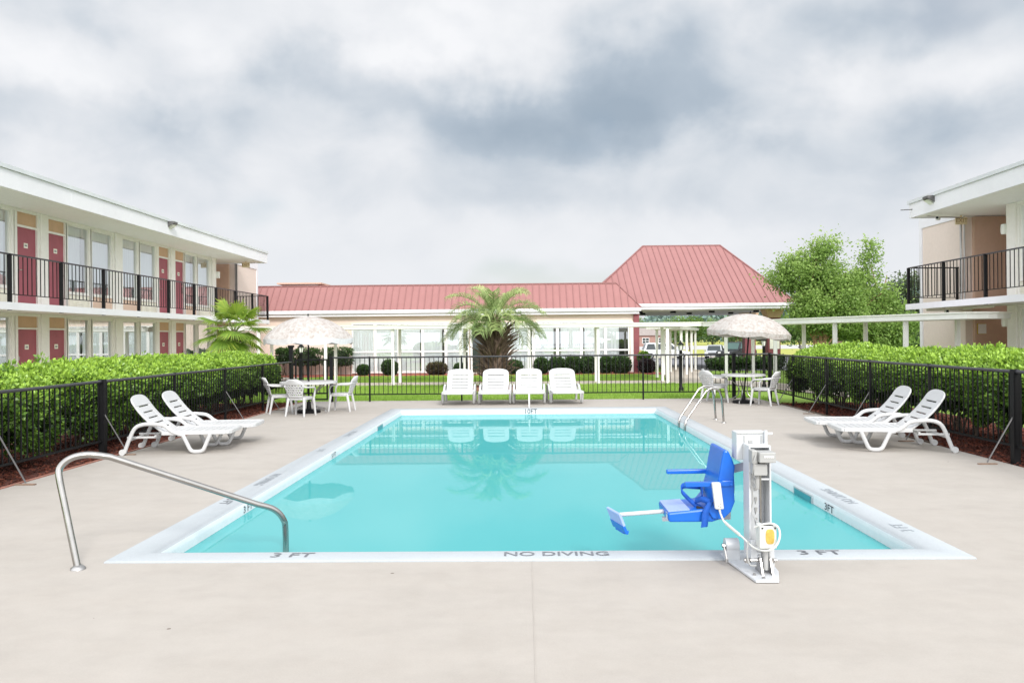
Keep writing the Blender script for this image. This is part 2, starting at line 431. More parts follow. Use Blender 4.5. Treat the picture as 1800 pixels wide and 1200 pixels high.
dens = maths(nt, 'ADD', maths(nt, 'MULTIPLY', n1, .53), maths(nt, 'MULTIPLY', n2, .45))
wn = N(nt, 'ShaderNodeTexNoise'); wn.inputs['Scale'].default_value = 5.5; wn.inputs['Detail'].default_value = 5; wn.inputs['Roughness'].default_value = .55
nt.links.new(tc.outputs['Generated'], wn.inputs['Vector'])
wm = N(nt, 'ShaderNodeVectorMath', operation='MULTIPLY_ADD'); nt.links.new(wn.outputs['Color'], wm.inputs[0]); wm.inputs[1].default_value = (.42, .2, .22); wm.inputs[2].default_value = (-.21, -.10, -.11)
wd = N(nt, 'ShaderNodeVectorMath', operation='ADD'); nt.links.new(tc.outputs['Generated'], wd.inputs[0]); nt.links.new(wm.outputs[0], wd.inputs[1])
def blob(px, py, sx, sz, amt):                          # a darker (or lighter) cloud mass in one direction of the sky
    d = Vector(((px-922)/1400, 1., (594-py)/1400)).normalized()
    sub = N(nt, 'ShaderNodeVectorMath', operation='SUBTRACT'); nt.links.new(wd.outputs[0], sub.inputs[0]); sub.inputs[1].default_value = d
    sc = N(nt, 'ShaderNodeVectorMath', operation='MULTIPLY'); nt.links.new(sub.outputs[0], sc.inputs[0]); sc.inputs[1].default_value = (1/sx, .8, 1/sz)
    ln = N(nt, 'ShaderNodeVectorMath', operation='LENGTH'); nt.links.new(sc.outputs[0], ln.inputs[0])
    g = maths(nt, 'EXPONENT', maths(nt, 'MULTIPLY', maths(nt, 'POWER', ln.outputs['Value'], 2.), -1.))
    return maths(nt, 'MULTIPLY', g, amt)
for args in ((1130, 190, .22, .06, .22), (1380, 70, .26, .05, .14), (900, 200, .22, .04, .10), (130, 220, .16, .045, .15), (560, 140, .16, .045, .17), (430, 260, .2, .03, .09), (820, 340, .40, .03, .09),
             (1780, 210, .08, .05, .16), (790, 60, .12, .035, -.16), (1650, 120, .10, .045, -.16), (290, 75, .10, .045, -.20), (60, 150, .07, .03, -.10), (1250, 360, .25, .025, .07), (40, 40, .12, .04, .16), (1600, 300, .2, .03, .06)):
    dens = maths(nt, 'ADD', dens, blob(*args))
r = N(nt, 'ShaderNodeValToRGB'); els = r.color_ramp.elements
for _ in range(3): els.new(.5)
for e, (p, c) in zip(els, ((.38, (.93, .94, .965)), (.52, (.80, .825, .865)), (.63, (.66, .71, .77)), (.76, (.47, .545, .63)), (.92, (.37, .45, .54)))):
    e.position = p; e.color = (*c, 1)
nt.links.new(dens, r.inputs['Fac'])
hz = N(nt, 'ShaderNodeMapRange', interpolation_type='SMOOTHSTEP'); hz.inputs['From Min'].default_value = .02; hz.inputs['From Max'].default_value = .24
nt.links.new(sep.outputs[2], hz.inputs['Value'])
cl = mixc(nt, hz.outputs[0], (.845, .865, .90), r.outputs['Color'])
gap = N(nt, 'ShaderNodeMapRange', interpolation_type='SMOOTHSTEP'); gap.inputs['From Min'].default_value = .58; gap.inputs['From Max'].default_value = .74
nt.links.new(wnoise(4., 3, .5, 0., off=7.), gap.inputs['Value'])
skys = N(nt, 'ShaderNodeVectorMath', operation='SCALE'); nt.links.new(sky.outputs[0], skys.inputs[0]); skys.inputs['Scale'].default_value = .09
cl = mixc(nt, maths(nt, 'MULTIPLY', gap.outputs[0], .35), cl, skys.outputs[0])
zen = N(nt, 'ShaderNodeMapRange', interpolation_type='SMOOTHSTEP'); zen.inputs['From Min'].default_value = .42; zen.inputs['From Max'].default_value = .95
zen.inputs['To Min'].default_value = 1.; zen.inputs['To Max'].default_value = 1.1
nt.links.new(sep.outputs[2], zen.inputs['Value'])
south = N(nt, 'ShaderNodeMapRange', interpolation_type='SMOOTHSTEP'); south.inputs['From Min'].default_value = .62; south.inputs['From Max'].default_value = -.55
south.inputs['To Min'].default_value = 1.; south.inputs['To Max'].default_value = 2.6                    # sky behind the camera brightened, added to light the camera-facing walls
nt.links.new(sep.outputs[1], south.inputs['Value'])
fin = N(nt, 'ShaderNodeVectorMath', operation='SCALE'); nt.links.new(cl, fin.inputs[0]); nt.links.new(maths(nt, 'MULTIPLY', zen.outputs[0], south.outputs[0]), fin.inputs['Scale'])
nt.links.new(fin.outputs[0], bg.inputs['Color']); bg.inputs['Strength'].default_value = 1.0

sl = bpy.data.lights.new('sun', 'SUN'); sl.energy = 2.6; sl.angle = rad(13); sl.color = (1, .96, .90)
so = bpy.data.objects.new('sun', sl); COL.objects.link(so)
sd = Vector((math.sin(SUN_AZ)*math.cos(SUN_EL), math.cos(SUN_AZ)*math.cos(SUN_EL), math.sin(SUN_EL)))
so.rotation_euler = sd.to_track_quat('Z', 'Y').to_euler(); so.location = sd*60

cam = bpy.data.cameras.new('camera'); co = bpy.data.objects.new('camera', cam); COL.objects.link(co); S.camera = co
cam.sensor_width = 36; cam.lens = 28.0; cam.shift_y = -5.7/1800; cam.clip_end = 3000; cam.clip_start = .05
mat = Matrix.Translation((0, 0, 1.7)) @ Matrix.Rotation(math.atan(22/1400), 4, 'Z') @ Matrix.Rotation(PI/2, 4, 'X') @ Matrix.Rotation(-.0092, 4, 'Z')
co.matrix_world = mat
S.view_settings.view_transform = 'Standard'; S.view_settings.look = 'None'; S.view_settings.exposure = 0; S.view_settings.gamma = 1
S.cycles.use_denoising = True; S.cycles.max_bounces = 10; S.cycles.diffuse_bounces = 8; S.cycles.transparent_max_bounces = 12
S.cycles.sample_clamp_indirect = 6

# ------------------------------------------------------------------ ground, deck, pool
def ring(mb, o, i, z):                                  # rectangle o with rectangular hole i: (x0,x1,y0,y1)
    xs = (o[0], i[0], i[1], o[1]); ys = (o[2], i[2], i[3], o[3])
    for a in range(3):
        for b in range(3):
            if a == 1 and b == 1: continue
            mb.quad((xs[a], ys[b], z), (xs[a+1], ys[b], z), (xs[a+1], ys[b+1], z), (xs[a], ys[b+1], z))
PX0, PX1, PY0, PY1 = -3.25, 3.40, 6.07, 19.30            # outer edge of the coping
mb = MB(); ring(mb, (-900, 900, -60, 46.4), (PX0-.1, PX1+.1, PY0-.1, PY1+.1), -.07)
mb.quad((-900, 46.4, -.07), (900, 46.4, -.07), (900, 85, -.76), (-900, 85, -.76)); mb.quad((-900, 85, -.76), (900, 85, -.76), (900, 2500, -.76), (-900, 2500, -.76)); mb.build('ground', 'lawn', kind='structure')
mb = MB(); ring(mb, (-6.1, 6.32, -7, 22.0), (PX0+.02, PX1-.02, PY0+.02, PY1-.02), 0.)
mb.quad((-6.1, 22, -.12), (-6.1, 22, 0), (6.32, 22, 0), (6.32, 22, -.12))
mb.quad((-6.1, -7, -.12), (-6.1, -7, 0), (-6.1, 22, 0), (-6.1, 22, -.12)); mb.quad((6.32, -7, 0), (6.32, -7, -.12), (6.32, 22, -.12), (6.32, 22, 0))
deck = mb.build('pool_deck', 'deck', kind='structure')
# control joints and hairline cracks in the concrete
mb = MB()
for x0, y0, x1, y1 in ((.04, 2.2, .04, PY0-.01),):
    mb.bar((x0, y0, .0005), (x1, y1, .0005), .006, .003)
def crack(p0, p1, amp, seed):
    r = random.Random(seed); n = 14; last = None
    for k in range(n+1):
        t = k/n; p = Vector(p0).lerp(Vector(p1), t)+Vector((r.uniform(-amp, amp), r.uniform(-amp, amp), 0)); p.z = .0007
        if last is not None: mb.bar(last, p, .0025, .002)
        last = p
mb.build('deck_joint', simple('joint_dirt', (.385, .352, .318), .9), kind='structure')

def pool_ring(sec, name, mat):
  mb = MB(); V = []
  for d, zz_ in sec: V += [(PX0+d, PY0+d, zz_), (PX1-d, PY0+d, zz_), (PX1-d, PY1-d, zz_), (PX0+d, PY1-d, zz_)]
  F = [(i*4+k, i*4+(k+1) % 4, (i+1)*4+(k+1) % 4, (i+1)*4+k) for i in range(len(sec)-1) for k in range(4)]
  mb.add(V, F, True); return mb.build(name, mat, sharp=50, kind='structure')
cop = pool_ring([(0, -.05), (0, .008), (.012, .018), (.225, .018), (.262, .010), (.285, -.010)], 'pool_coping', 'coping')
pool_ring([(.285, -.010), (.297, -.035), (.30, -.06), (.30, -.30)], 'pool_wall', 'poolwall')
IX0, IX1, IY0, IY1 = PX0+.30, PX1-.30, PY0+.30, PY1-.30
WZ = -.115
def mark(body, o, r, u, size, sx=1., ink='ink', name='lettering'):
    MB().text(body, o, r, u, size, sx=sx).build(name, ink, cop)
ZC = .0215
for body, x in (('3 FT', -1.835), ('NO DIVING', .232), ('3 FT', 2.27)):
    mark(body, (x, PY0+.135, ZC), (1, 0, 0), (0, 1, 0), .165, {'NO DIVING': .96}.get(body, 1.12))
mark('10FT', (.13, IY1-.003, -.052), (1, 0, 0), (0, 0, 1), .16, .95, 'ink_dark')
for body, y, ink in (('3 FT', 8.3, 'ink'), ('NO DIVING', 9.6, 'ink_faded'), ('5 FT', 12.1, 'ink_faded'), ('NO DIVING', 14.2, 'ink_faded')):
    mark(body, (PX0+.12, y, ZC), (0, -1, 0), (1, 0, 0), .15, 1., ink)
for body, y, ink in (('NO DIVING', 8.4, 'ink_faded'), ('3 FT', 7.0, 'ink_faded'), ('5 FT', 12.3, 'ink_faded')):
    mark(body, (PX1-.12, y, ZC), (0, 1, 0), (-1, 0, 0), .15, 1., ink)
mark('3 FT', (IX0+.003, 8.4, -.07), (0, 1, 0), (0, 0, 1), .10, 1.5, 'ink_dark')
mark('5 FT', (IX0+.003, 12.2, -.07), (0, 1, 0), (0, 0, 1), .10, 1.5, 'ink_dark')
mark('3FT', (IX1-.003, 8.2, -.07), (0, -1, 0), (0, 0, 1), .10, 1.6, 'ink_dark')
# skimmer mouths in the pool wall
for x, y, s in ((IX1, 8.95, -1), (IX0, 16.1, 1)):
    m_ = MB(); m_.box(x+s*.002, x+s*.010, y-.30, y+.30, -.15, -.03)
    fr = m_.build('skimmer', 'coping', cop)
    MB().box(x+s*.012, x+s*.016, y-.26, y+.26, -.15, -.048).build('opening', simple('skimmer_dark', (.03, .25, .30), .4), fr)

mb = MB()
fl = lambda y: -1.0-1.6*max(0, min(1, (y-10)/6))
ys = (IY0, 10., 16., IY1)
for a, b in zip(ys[:-1], ys[1:]):
    mb.quad((IX0, a, fl(a)), (IX1, a, fl(a)), (IX1, b, fl(b)), (IX0, b, fl(b)))
    mb.quad((IX0, a, -.3), (IX0, a, fl(a)), (IX0, b, fl(b)), (IX0, b, -.3)); mb.quad((IX1, a, fl(a)), (IX1, a, -.3), (IX1, b, -.3), (IX1, b, fl(b)))
mb.quad((IX0, IY0, fl(IY0)), (IX0, IY0, -.3), (IX1, IY0, -.3), (IX1, IY0, fl(IY0))); mb.quad((IX0, IY1, -.3), (IX0, IY1, fl(IY1)), (IX1, IY1, fl(IY1)), (IX1, IY1, -.3))
mb.build('pool_basin', 'basin', kind='structure')
mb = MB(); mb.quad((IX0+.001, IY0+.001, WZ), (IX1-.001, IY0+.001, WZ), (IX1-.001, IY1-.001, WZ), (IX0+.001, IY1-.001, WZ))
mb.build('pool_water', 'water', kind='structure')

def sheet(name, x0, x1, y0, y1, z, mat):
    m_ = MB(); m_.quad((x0, y0, z), (x1, y0, z), (x1, y1, z), (x0, y1, z)); return m_.build(name, mat, kind='structure')
def poly(name, pts, z, mat):
    m_ = MB(); m_.add([(x, y, z) for x, y in pts], [list(range(len(pts)))]); return m_.build(name, mat, kind='structure')
sheet('mulch_bed_left', -8.9, -6.1, 4, 22.0, -.035, 'mulch'); sheet('mulch_bed_right', 6.32, 9.2, 4, 20.6, -.035, 'mulch')
sheet('bounce_path', -13.3, -10.4, 10, 37, -.03, 'walk'); sheet('bounce_path', 10.7, 13.3, 10, 24.5, -.03, 'deck')  # paving added along both wings to cut green bounce from the lawn
sheet('mulch_bed_back', -16, 6.6, 37.5, 40.05, -.045, 'mulch_bright')
sheet('walkway_path', -16, 8.0, 30.1, 32.3, -.055, 'walk')
poly('entrance_path', [(5.7, 32.3), (6.6, 30.09), (8.0, 31.0), (9.6, 46.4), (8.0, 46.4)], -.051, 'walk')
poly('side_path', [(7.0, 32.3), (7.3, 29.6), (10.4, 18.2), (12.3, 18.9), (9.2, 30.6)], -.047, 'walk')
mb = MB(); mb.quad((3.5, 46.4, -.06), (60, 46.4, -.06), (60, 85, -.74), (3.5, 85, -.74)); mb.quad((3.5, 85, -.74), (60, 85, -.74), (60, 93, -.74), (3.5, 93, -.74)); mb.build('parking_lot', 'asphalt', kind='structure'); poly('driveway', [(8.5, 41), (30, 41), (30, 46.4), (8.5, 46.4)], -.061, 'asphalt')
sheet('road', -400, 500, 150, 212, -.74, 'road')
mb = MB()
for y in (153, 209): mb.box(-400, 500, y, y+.4, -.735, -.732)
mb.build('road_line', 'paint_white', kind='structure')
mb = MB(); mb.box(3.5, 60, 93, 93.2, -.76, -.62); mb.build('kerb', 'walk', kind='structure')
# low timber edge along the right-hand and left-hand mulch beds
mb = MB(); mb.box(-6.15, -6.11, 4, 22, -.04, .012); mb.build('bed_edging', 'brick', kind='structure')
mb = MB(); mb.box(6.33, 6.37, 12.5, 20.6, -.04, .02); mb.build('bed_edging', 'darkbark', kind='structure')

def blades(name, n, region, size, label=None):
    x0, x1, y0, y1 = region
    P = np.stack([RNG.uniform(x0, x1, n), RNG.uniform(y0, y1, n), np.full(n, -.07)], 1)
    if callable(label): P = P[label(P)]
    n = len(P); a = RNG.uniform(0, 6.28, n); h = RNG.uniform(.5, 1.2, n)*size; w = .010*RNG.uniform(.8, 1.5, n)
    ln = RNG.normal(size=(n, 2))*size*.35
    dx = np.stack([np.cos(a)*w, np.sin(a)*w, np.zeros(n)], 1)
    tip = P+np.stack([ln[:, 0], ln[:, 1], h], 1)
    V = np.stack([P-dx, P+dx, tip], 1).reshape(-1, 3); F = np.arange(3*n).reshape(n, 3)
    sh = np.repeat(.5+.3*vnoise(P, .8, 5)+RNG.normal(size=n)*.2, 3)
    o = npmesh(name, V, F, 'grass', shade=sh); tag(o, 'mown green lawn grass behind the pool fence', 'grass', kind='stuff'); return o
blades('grass', 120000, (-9.5, 13, 22.02, 37.6), .085, lambda P: ~((P[:, 1] > 30.05) & (P[:, 1] < 32.35) & (P[:, 0] < 8.2)) & ~((P[:, 0] > 5.6) & (P[:, 1] > 29.9) & (P[:, 0]-5.6 < 1+(P[:, 1]-30)*.3)) & ~((P[:, 0] > 6.9)))
def chips(name, n, region, label):
    x0, x1, y0, y1 = region
    P = np.stack([RNG.uniform(x0, x1, n), RNG.uniform(y0, y1, n), RNG.uniform(-.03, -.008, n)], 1)
    D = RNG.normal(size=(n, 3)); D[:, 2] *= .25
    V, F, sh = leafset(P, D, .06, .35, RNG.uniform(0, 1, n))
    o = npmesh(name, V, F, 'mulchchip', shade=sh); tag(o, label, 'mulch', kind='stuff')
chips('mulch_chips', 14000, (-8.6, -6.17, 7, 21.9), 'red bark mulch under the hedge beside the left buildings')
chips('mulch_chips', 14000, (6.4, 8.9, 8, 20.5), 'red bark mulch under the hedge below the tan corner building')

M['rust'] = simple('rusty_steel', (.26, .17, .12), .8, var=.3, scale=12)
# ------------------------------------------------------------------ the two motel wings
def wavy(mb, y0, y1, z0, z1, x, amp=.022, pitch=.13):   # pleated curtain in a plane of constant x
    n = max(8, int((y1-y0)/pitch*8)); V = []; ph = random.uniform(0, 6)
    for i in range(n+1):
        y = y0+(y1-y0)*i/n; d = amp*math.sin(2*PI*(y-y0)/pitch+ph+.6*math.sin(y*5))
        V += [(x+d, y, z0), (x+d*.7, y, z1)]
    return mb.add(V, [(2*i, 2*i+2, 2*i+3, 2*i+1) for i in range(n)], True)

def motel(label, s, Y, yend_eave, ynear, segs, cols, rec, endblk, doors, grilles):
    """s = -1 left wing, +1 right wing; X(d): d metres behind the facade plane |x| = 13.2"""
    B = wroot('motel_building', label, 'building', (s*13.2, Y, 0))
    X = lambda d: s*(13.2+d)
    def bx(name, mat, par, d0, d1, y0, y1, z0, z1, bevel=0.):
        return MB().box(X(d0), X(d1), y0, y1, z0, z1).build(name, mat, par, bevel=bevel)
    rec0, rec1 = rec; e1 = endblk
    # body of the wing, stair recess and end block
    mb = MB(); mb.box(X(.25), X(7), ynear, rec0, -.1, 5.19); mb.build('wall', 'beige', B)
    mb = MB(); mb.box(X(1.9), X(7), rec0, rec1, -.1, 5.19); mb.box(X(.22), X(1.897), rec1-.12, rec1, -.1, 5.19)
    mb.box(X(.20), X(1.897), rec0, rec0+.06, -.1, 5.19)
    mb.build('recess_wall', 'taupe', B)
    mb = MB(); mb.box(X(0), X(7), rec1, e1, -.1, 5.20); mb.build('end_wall', 'beige', B)
    mb = MB(); mb.box(X(-.03), X(7.05), rec1-.02 if s > 0 else rec1, e1+.06, 5.203, 5.62); mb.build('end_parapet', 'fascia', B)
    mb = MB(); mb.box(X(-.035), X(.1), e1-.14, e1+.03, -.1, 5.20); mb.build('corner_trim', 'fascia', B)
    # roof: soffit, fascia, flashing
    xe = -1.62
    mb = MB(); mb.box(X(xe+.04), X(7), ynear, yend_eave-.04, 5.215, 5.55); rf = mb.build('roof', 'soffit', B)
    mb = MB(); mb.box(X(xe), X(xe+.037), ynear, yend_eave, 5.18, 5.60); mb.box(X(xe+.038), X(7), yend_eave-.037, yend_eave, 5.18, 5.60)
    for y in np.arange(ynear+1.1, yend_eave, 3.05): mb.box(X(xe-.003), X(xe), y, y+.012, 5.18, 5.60)
    mb.build('fascia', 'fascia', rf)
    mb = MB(); mb.box(X(xe-.045), X(xe+.3), ynear, yend_eave+.045, 5.603, 5.70); mb.box(X(xe+.301), X(7), yend_eave-.3, yend_eave+.045, 5.603, 5.70)
    mb.build('roof_edge', 'flash', rf)
    # upper walkway slab
    sl_ = MB().box(X(-1.55), X(.2), ynear, yend_eave+.35, 2.48, 2.605).build('balcony_slab', 'trim', B)
    MB().box(X(-1.575), X(-1.552), ynear, yend_eave+.372, 2.45, 2.622).build('slab_edge', 'fascia', sl_)
    MB().box(X(0), X(.2), rec0+.07, rec1-.13, -.03, .0).build('ground_slab', 'walk', B)
    for fl_, (zf, zt, zd, zp, zs) in enumerate(((.0, 2.475, 2.05, 2.10, .55), (2.61, 5.21, 4.74, 4.80, 3.14))):
        # header and jambs in one white framing mesh
        mb = MB(); mb.box(X(-.015), X(.2), ynear, rec0-.001, zt-.075, zt)
        for (y0, y1, kind) in segs:
            for y in (y0, y1): mb.box(X(-.012), X(.2), y-.045, y+.045, zf, zt-.076)
        mb.build('facade_frame', 'trim', B)
        for (y0, y1) in cols:
            c_ = MB().box(X(-.06), X(.2), y0, y1, zf, zt-.001); c_.build('column', 'trim', B, bevel=.01)
        wi = di = 0
        for (y0, y1, kind) in segs:
            a, b = y0+.046, y1-.046
            if kind == 'd':
                d_ = bx('door', 'door', B, .045, .085, a, b, zf+.015, zd)
                tp = bx('transom_panel', 'tan', B, .03, .08, a, b, zp, zt-.077)
                bx('door_head', 'trim', B, .0, .12, a, b, zd+.002, zp-.002)
                hy = a+.07 if doors[di] else b-.07
                m_ = MB(); m_.box(X(.020), X(.044), hy-.03, hy+.03, zf+.93, zf+1.17); m_.tube([(X(-.015), hy, zf+1.0), (X(-.03), hy+(.11 if doors[di] else -.11), zf+1.0)], .012, 6)
                m_.box(X(.02), X(.044), hy-.03, hy+.03, zf+1.25, zf+1.33); m_.build('handle', 'chrome', d_)
                pl = MB().box(X(.034), X(.044), (a+b)/2-.08, (a+b)/2+.08, zd-.53, zd-.40).build('number_plate', 'plate', d_)
                t_ = MB()
                for k in range(3): t_.box(X(.030), X(.0335), (a+b)/2-.05+k*.035, (a+b)/2-.03+k*.035, zd-.49, zd-.44)
                t_.build('number_mark', 'ink', d_)
                di += 1
            else:
                w = MB(); w.box(X(.02), X(.12), a, a+.04, zs, zt-.077); w.box(X(.02), X(.12), b-.04, b, zs, zt-.077)
                w.box(X(.02), X(.12), a+.041, b-.041, zs, zs+.04); w.box(X(.02), X(.12), a+.041, b-.041, zt-.115, zt-.077)
                w.box(X(-.03), X(.12), a, b, zs-.055, zs-.002)
                wo = w.build('window', 'trim', B)
                MB().quad((X(.07), a+.041, zs+.041), (X(.07), b-.041, zs+.041), (X(.07), b-.041, zt-.116), (X(.07), a+.041, zt-.116)).build('pane', 'glass', wo)
                m_ = MB(); gapw = (.0, .10, .22, .05)[wi % 4]
                if s*(1 if wi % 2 else -1) > 0: wavy(m_, a+.045, b-.045-gapw, zs+.05, zt-.12, X(.15))
                else: wavy(m_, a+.045+gapw, b-.045, zs+.05, zt-.12, X(.15))
                m_.build('curtain', 'curtain', wo)
                bx('interior', 'interior', wo, .215, .22, a+.05, b-.05, zs+.05, zt-.12)
                bx('spandrel_panel', 'panel', B, .03, .2, a, b, zf, zs-.057)
                if wi in grilles:
                    m_ = MB(); gy = (a+b)/2; m_.box(X(.0), X(.028), gy-.53, gy+.53, zf+.08, zf+.46)
                    for k in range(7): m_.box(X(-.02), X(-.001), gy-.50, gy+.50, zf+.105+k*.05, zf+.128+k*.05)
                    for k in (-.53, -.18, .18, .5): m_.box(X(-.024), X(-.0211), gy+k, gy+k+.03, zf+.09, zf+.45)
                    m_.build('air_conditioner_grille', 'plate', B)
                wi += 1
    # railing along the walkway edge
    xr = X(-1.50)*1.0
    ys = [yend_eave+.30-2.02*k for k in range(40) if yend_eave+.30-2.02*k > ynear]
    m_ = MB(); y0 = ys[-1]; y1 = ys[0]
    m_.box(xr-.012, xr+.012, y0, y1, 2.80, 2.82)
    n = int((y1-y0)/.1683)
    for k in range(1, n):
        y = y1-k*.16833
        if k % 12: m_.box(xr-.008, xr+.008, y-.008, y+.008, 2.821, 3.699)
    xa, xb = sorted((xr+s*.02, X(.0))); m_.box(xa, xb, y1-.018, y1+.018, 3.701, 3.734); m_.box(xa, xb, y1-.010, y1+.010, 2.801, 2.819)
    for k in range(1, 11):
        x = xa+(xb-xa)*k/11; m_.box(x-.008, x+.008, y1-.008, y1+.008, 2.82, 3.70)
    rl = m_.build('railing', 'black', B)
    MB().box(xr-.022, xr+.022, y0, y1, 3.70, 3.735).build('handrail', 'rail', rl)
    for y in ys: MB().box(xr-.030-.02*(s > 0), xr+.030+.02*(s < 0), y-.03, y+.03, 2.44, 3.72).build('railing_post', 'black', rl)
    for y in ys: pass
    MB().box(X(-.08), X(-.03), y1-.03, y1+.03, 2.607, 3.72).build('railing_post', 'black', rl)
    # rain pipe and conduit by the recess
    ye = rec1-.06
    m_ = MB(); m_.tube([(X(-.10), ye+.08, 5.2), (X(-.10), ye+.08, 2.62)], .035, 8); m_.tube([(X(-.10), ye-.10, 5.2), (X(-.10), ye-.10, 2.62)], .022, 8)
    m_.build('rain_pipe', 'steel' if s > 0 else 'brace', B)
    return B

L_SEGS = [(10.2, 11.4, 'w'), (11.45, 12.55, 'w'), (12.65, 13.5, 'd'), (13.95, 14.8, 'd'), (14.85, 15.95, 'w'), (16.0, 17.2, 'w'), (17.75, 19.0, 'w'), (19.05, 20.35, 'w'), (20.5, 21.45, 'd'), (21.87, 22.75, 'd'), (22.8, 24.05, 'w'), (24.1, 25.4, 'w'), (25.95, 27.1, 'w'), (27.15, 28.45, 'w'),
          (28.55, 29.45, 'd'), (29.9, 30.75, 'd'), (30.8, 31.95, 'w'), (32.0, 33.35, 'w')]
L_COLS = [(13.55, 13.9), (17.25, 17.62), (21.5, 21.82), (25.46, 25.86), (29.5, 29.85), (33.42, 33.82)]
BL = motel('two storey beige motel wing with maroon doors and long black balcony railing on the left', -1, 26, 35.8, 10.0, L_SEGS, L_COLS, (33.83, 36.1), 39.2, [1, 0, 1, 0, 1, 0], (6, 9, 11, 5, 3))
R_SEGS = [(15.5, 16.65, 'w'), (14.3, 15.45, 'w'), (20.25, 21.45, 'w'), (18.95, 20.2, 'w'), (18.0, 18.9, 'd'), (16.7, 17.5, 'd')]
R_COLS = [(21.5, 21.9), (17.55, 17.95)]
BR = motel('two storey tan building corner with covered upper walkway beyond the right hedge', 1, 22, 24.1, 14.0, sorted(R_SEGS), R_COLS, (21.91, 24.05), 26.7, [1, 0], (3,))

def flood_light(x, y, s, label):
    o = root('flood_light', label, 'flood light', (x, y, 5.52), 0., 'flood lights on the roof edges')
    m_ = MB(); m_.prism([(0, -.13), (0, .10), (-s*.26, .09), (-s*.26, .02)], 'y', -.15, .15); m_.build('housing', 'brace', o, bevel=.008)
    m_ = MB(); m_.quad((-s*.015, -.13, -.125), (-s*.245, -.13, .012), (-s*.245, .13, .012), (-s*.015, .13, -.125))
    m_.add([(-s*.03, -.12, -.16), (-s*.25, -.12, -.02), (-s*.25, .12, -.02), (-s*.03, .12, -.16)], [(0, 1, 2, 3)]); m_.build('lens', 'lampglass', o)
flood_light(-11.64, 25.9, -1, 'dark flood light on the long white roof edge of the left wing')
flood_light(11.64, 22.75, 1, 'dark flood light on the white roof corner of the right building')

def exit_sign(x, y, z, rz, label):
    o = root('exit_sign', label, 'sign', (x, y, z), rz, 'exit signs under the roof soffits')
    MB().box(-.17, .17, -.03, .03, -.11, .11).build('housing', 'exitsign', o, bevel=.008)
    MB().text('EXIT', (0, -.034, 0), (1, 0, 0), (0, 0, 1), .17, sx=1.).build('lettering', 'exitink', o)
    MB().box(-.02, .02, -.02, .02, .112, .16).build('mount', 'exitsign', o)
exit_sign(12.95, 23.78, 5.05, 0., 'pale tan EXIT sign under the soffit of the right building')
exit_sign(-12.35, 35.2, 5.06, 0., 'small pale EXIT sign under the far soffit of the left wing')

def wall_lamp(x, y, z, label):
    o = root('wall_lamp', label, 'wall lamp', (x, y, z), 0., 'white wall lamps by the stair recesses')
    MB().box(-.07, .07, -.10, .04, -.14, .14).build('shade', 'lampglass', o, bevel=.02); MB().box(-.05, .05, .041, .075, -.08, .08).build('mount', 'paint_white', o)
wall_lamp(13.13, 21.98, 4.55, 'white box lamp on the upper column beside the brown recess, right building')
wall_lamp(13.13, 21.98, 2.03, 'white box lamp on the ground floor column under the balcony, right building')
wall_lamp(-13.10, 33.93, 4.52, 'white box lamp by the upper brown recess of the left wing')

def cctv(x, y, z, rz, label):
    o = root('security_camera', label, 'security camera', (x, y, z), rz, 'security cameras on the right building')
    MB().box(-.05, .05, -.13, .13, -.045, .045).build('housing', 'lightgrey', o, bevel=.012); MB().tube([(0, -.13, 0), (0, -.16, 0)], .035, 10).build('lens', 'black', o)
    MB().tube([(0, .05, .045), (0, .05, .10)], .015, 6).build('mount', 'paint_white', o)
cctv(12.05, 23.35, 5.07, rad(-35), 'small white security camera under the upper soffit near the EXIT sign')
cctv(12.2, 23.2, 2.36, rad(-20), 'small security camera under the balcony slab above the covered walkway')
o = root('wall_notice', 'white paper notice on the tan ground floor wall by the recess', 'notice', (13.6, 23.93, 1.85))
MB().box(-.13, .13, -.014, -.004, -.16, .16).build('frame', 'yellow', o); MB().box(-.10, .14, -.019, -.0145, -.145, .145).build('paper', 'paint_white', o)
BRc = MB(); BRc.tube([(12.9, 22.1, 2.45), (12.9, 23.6, 2.45)], .03, 8); BRc.tube([(11.9, 23.75, 2.42), (13.2, 23.75, 2.42)], .035, 8); BRc.build('drain_pipe', 'trim', BR)
BRc = MB(); BRc.tube([(11.72, 23.3, 5.13), (13.0, 23.75, 5.13)], .012, 6); BRc.build('conduit', 'steel', BR)
BRc = MB(); BRc.tube([(11.58, 23.9, 5.42), (11.28, 24.0, 5.42)], .015, 6); BRc.build('roof_spout', 'brace', BR)

# ------------------------------------------------------------------ long red-roofed building at the back
H = wroot('restaurant_building', 'long low beige building with red metal mansard roof and white framed windows', 'building', (-4, 40, 0))
MB().box(-19, 5.5, 40.02, 48, -.1, 2.9).build('wall', 'cream', H)
mb = MB(); mb.box(-19, 5.72, 39.72, 48.3, 2.86, 3.00); mb.box(-19, 5.80, 39.62, 48.38, 3.003, 3.165); mb.build('eave', 'fascia', H)
XR, YF, ZB, ZT = 5.80, 39.62, 3.168, 4.46
mb = MB(); dp = 1.18; hx_ = 1.1
mb.add([(-19, YF, ZB), (XR, YF, ZB), (XR-1.1, YF+dp, ZT), (-19, YF+dp, ZT)], [(0, 1, 2, 3)])
mb.add([(XR, YF, ZB), (XR, 48.38, ZB), (XR-1.1, 48.38-dp, ZT), (XR-1.1, YF+dp, ZT)], [(0, 1, 2, 3)])
mb.add([(-19, YF+dp, ZT), (XR-1.1, YF+dp, ZT), (XR-1.1, 47.5, ZT), (-19, 47.5, ZT)], [(0, 1, 2, 3)])
rf = mb.build('roof', 'roofred', H)
mb = MB(); u = Vector((0, dp, ZT-ZB)).normalized(); nn = Vector((0, -u.z, u.y))
x = -18.6
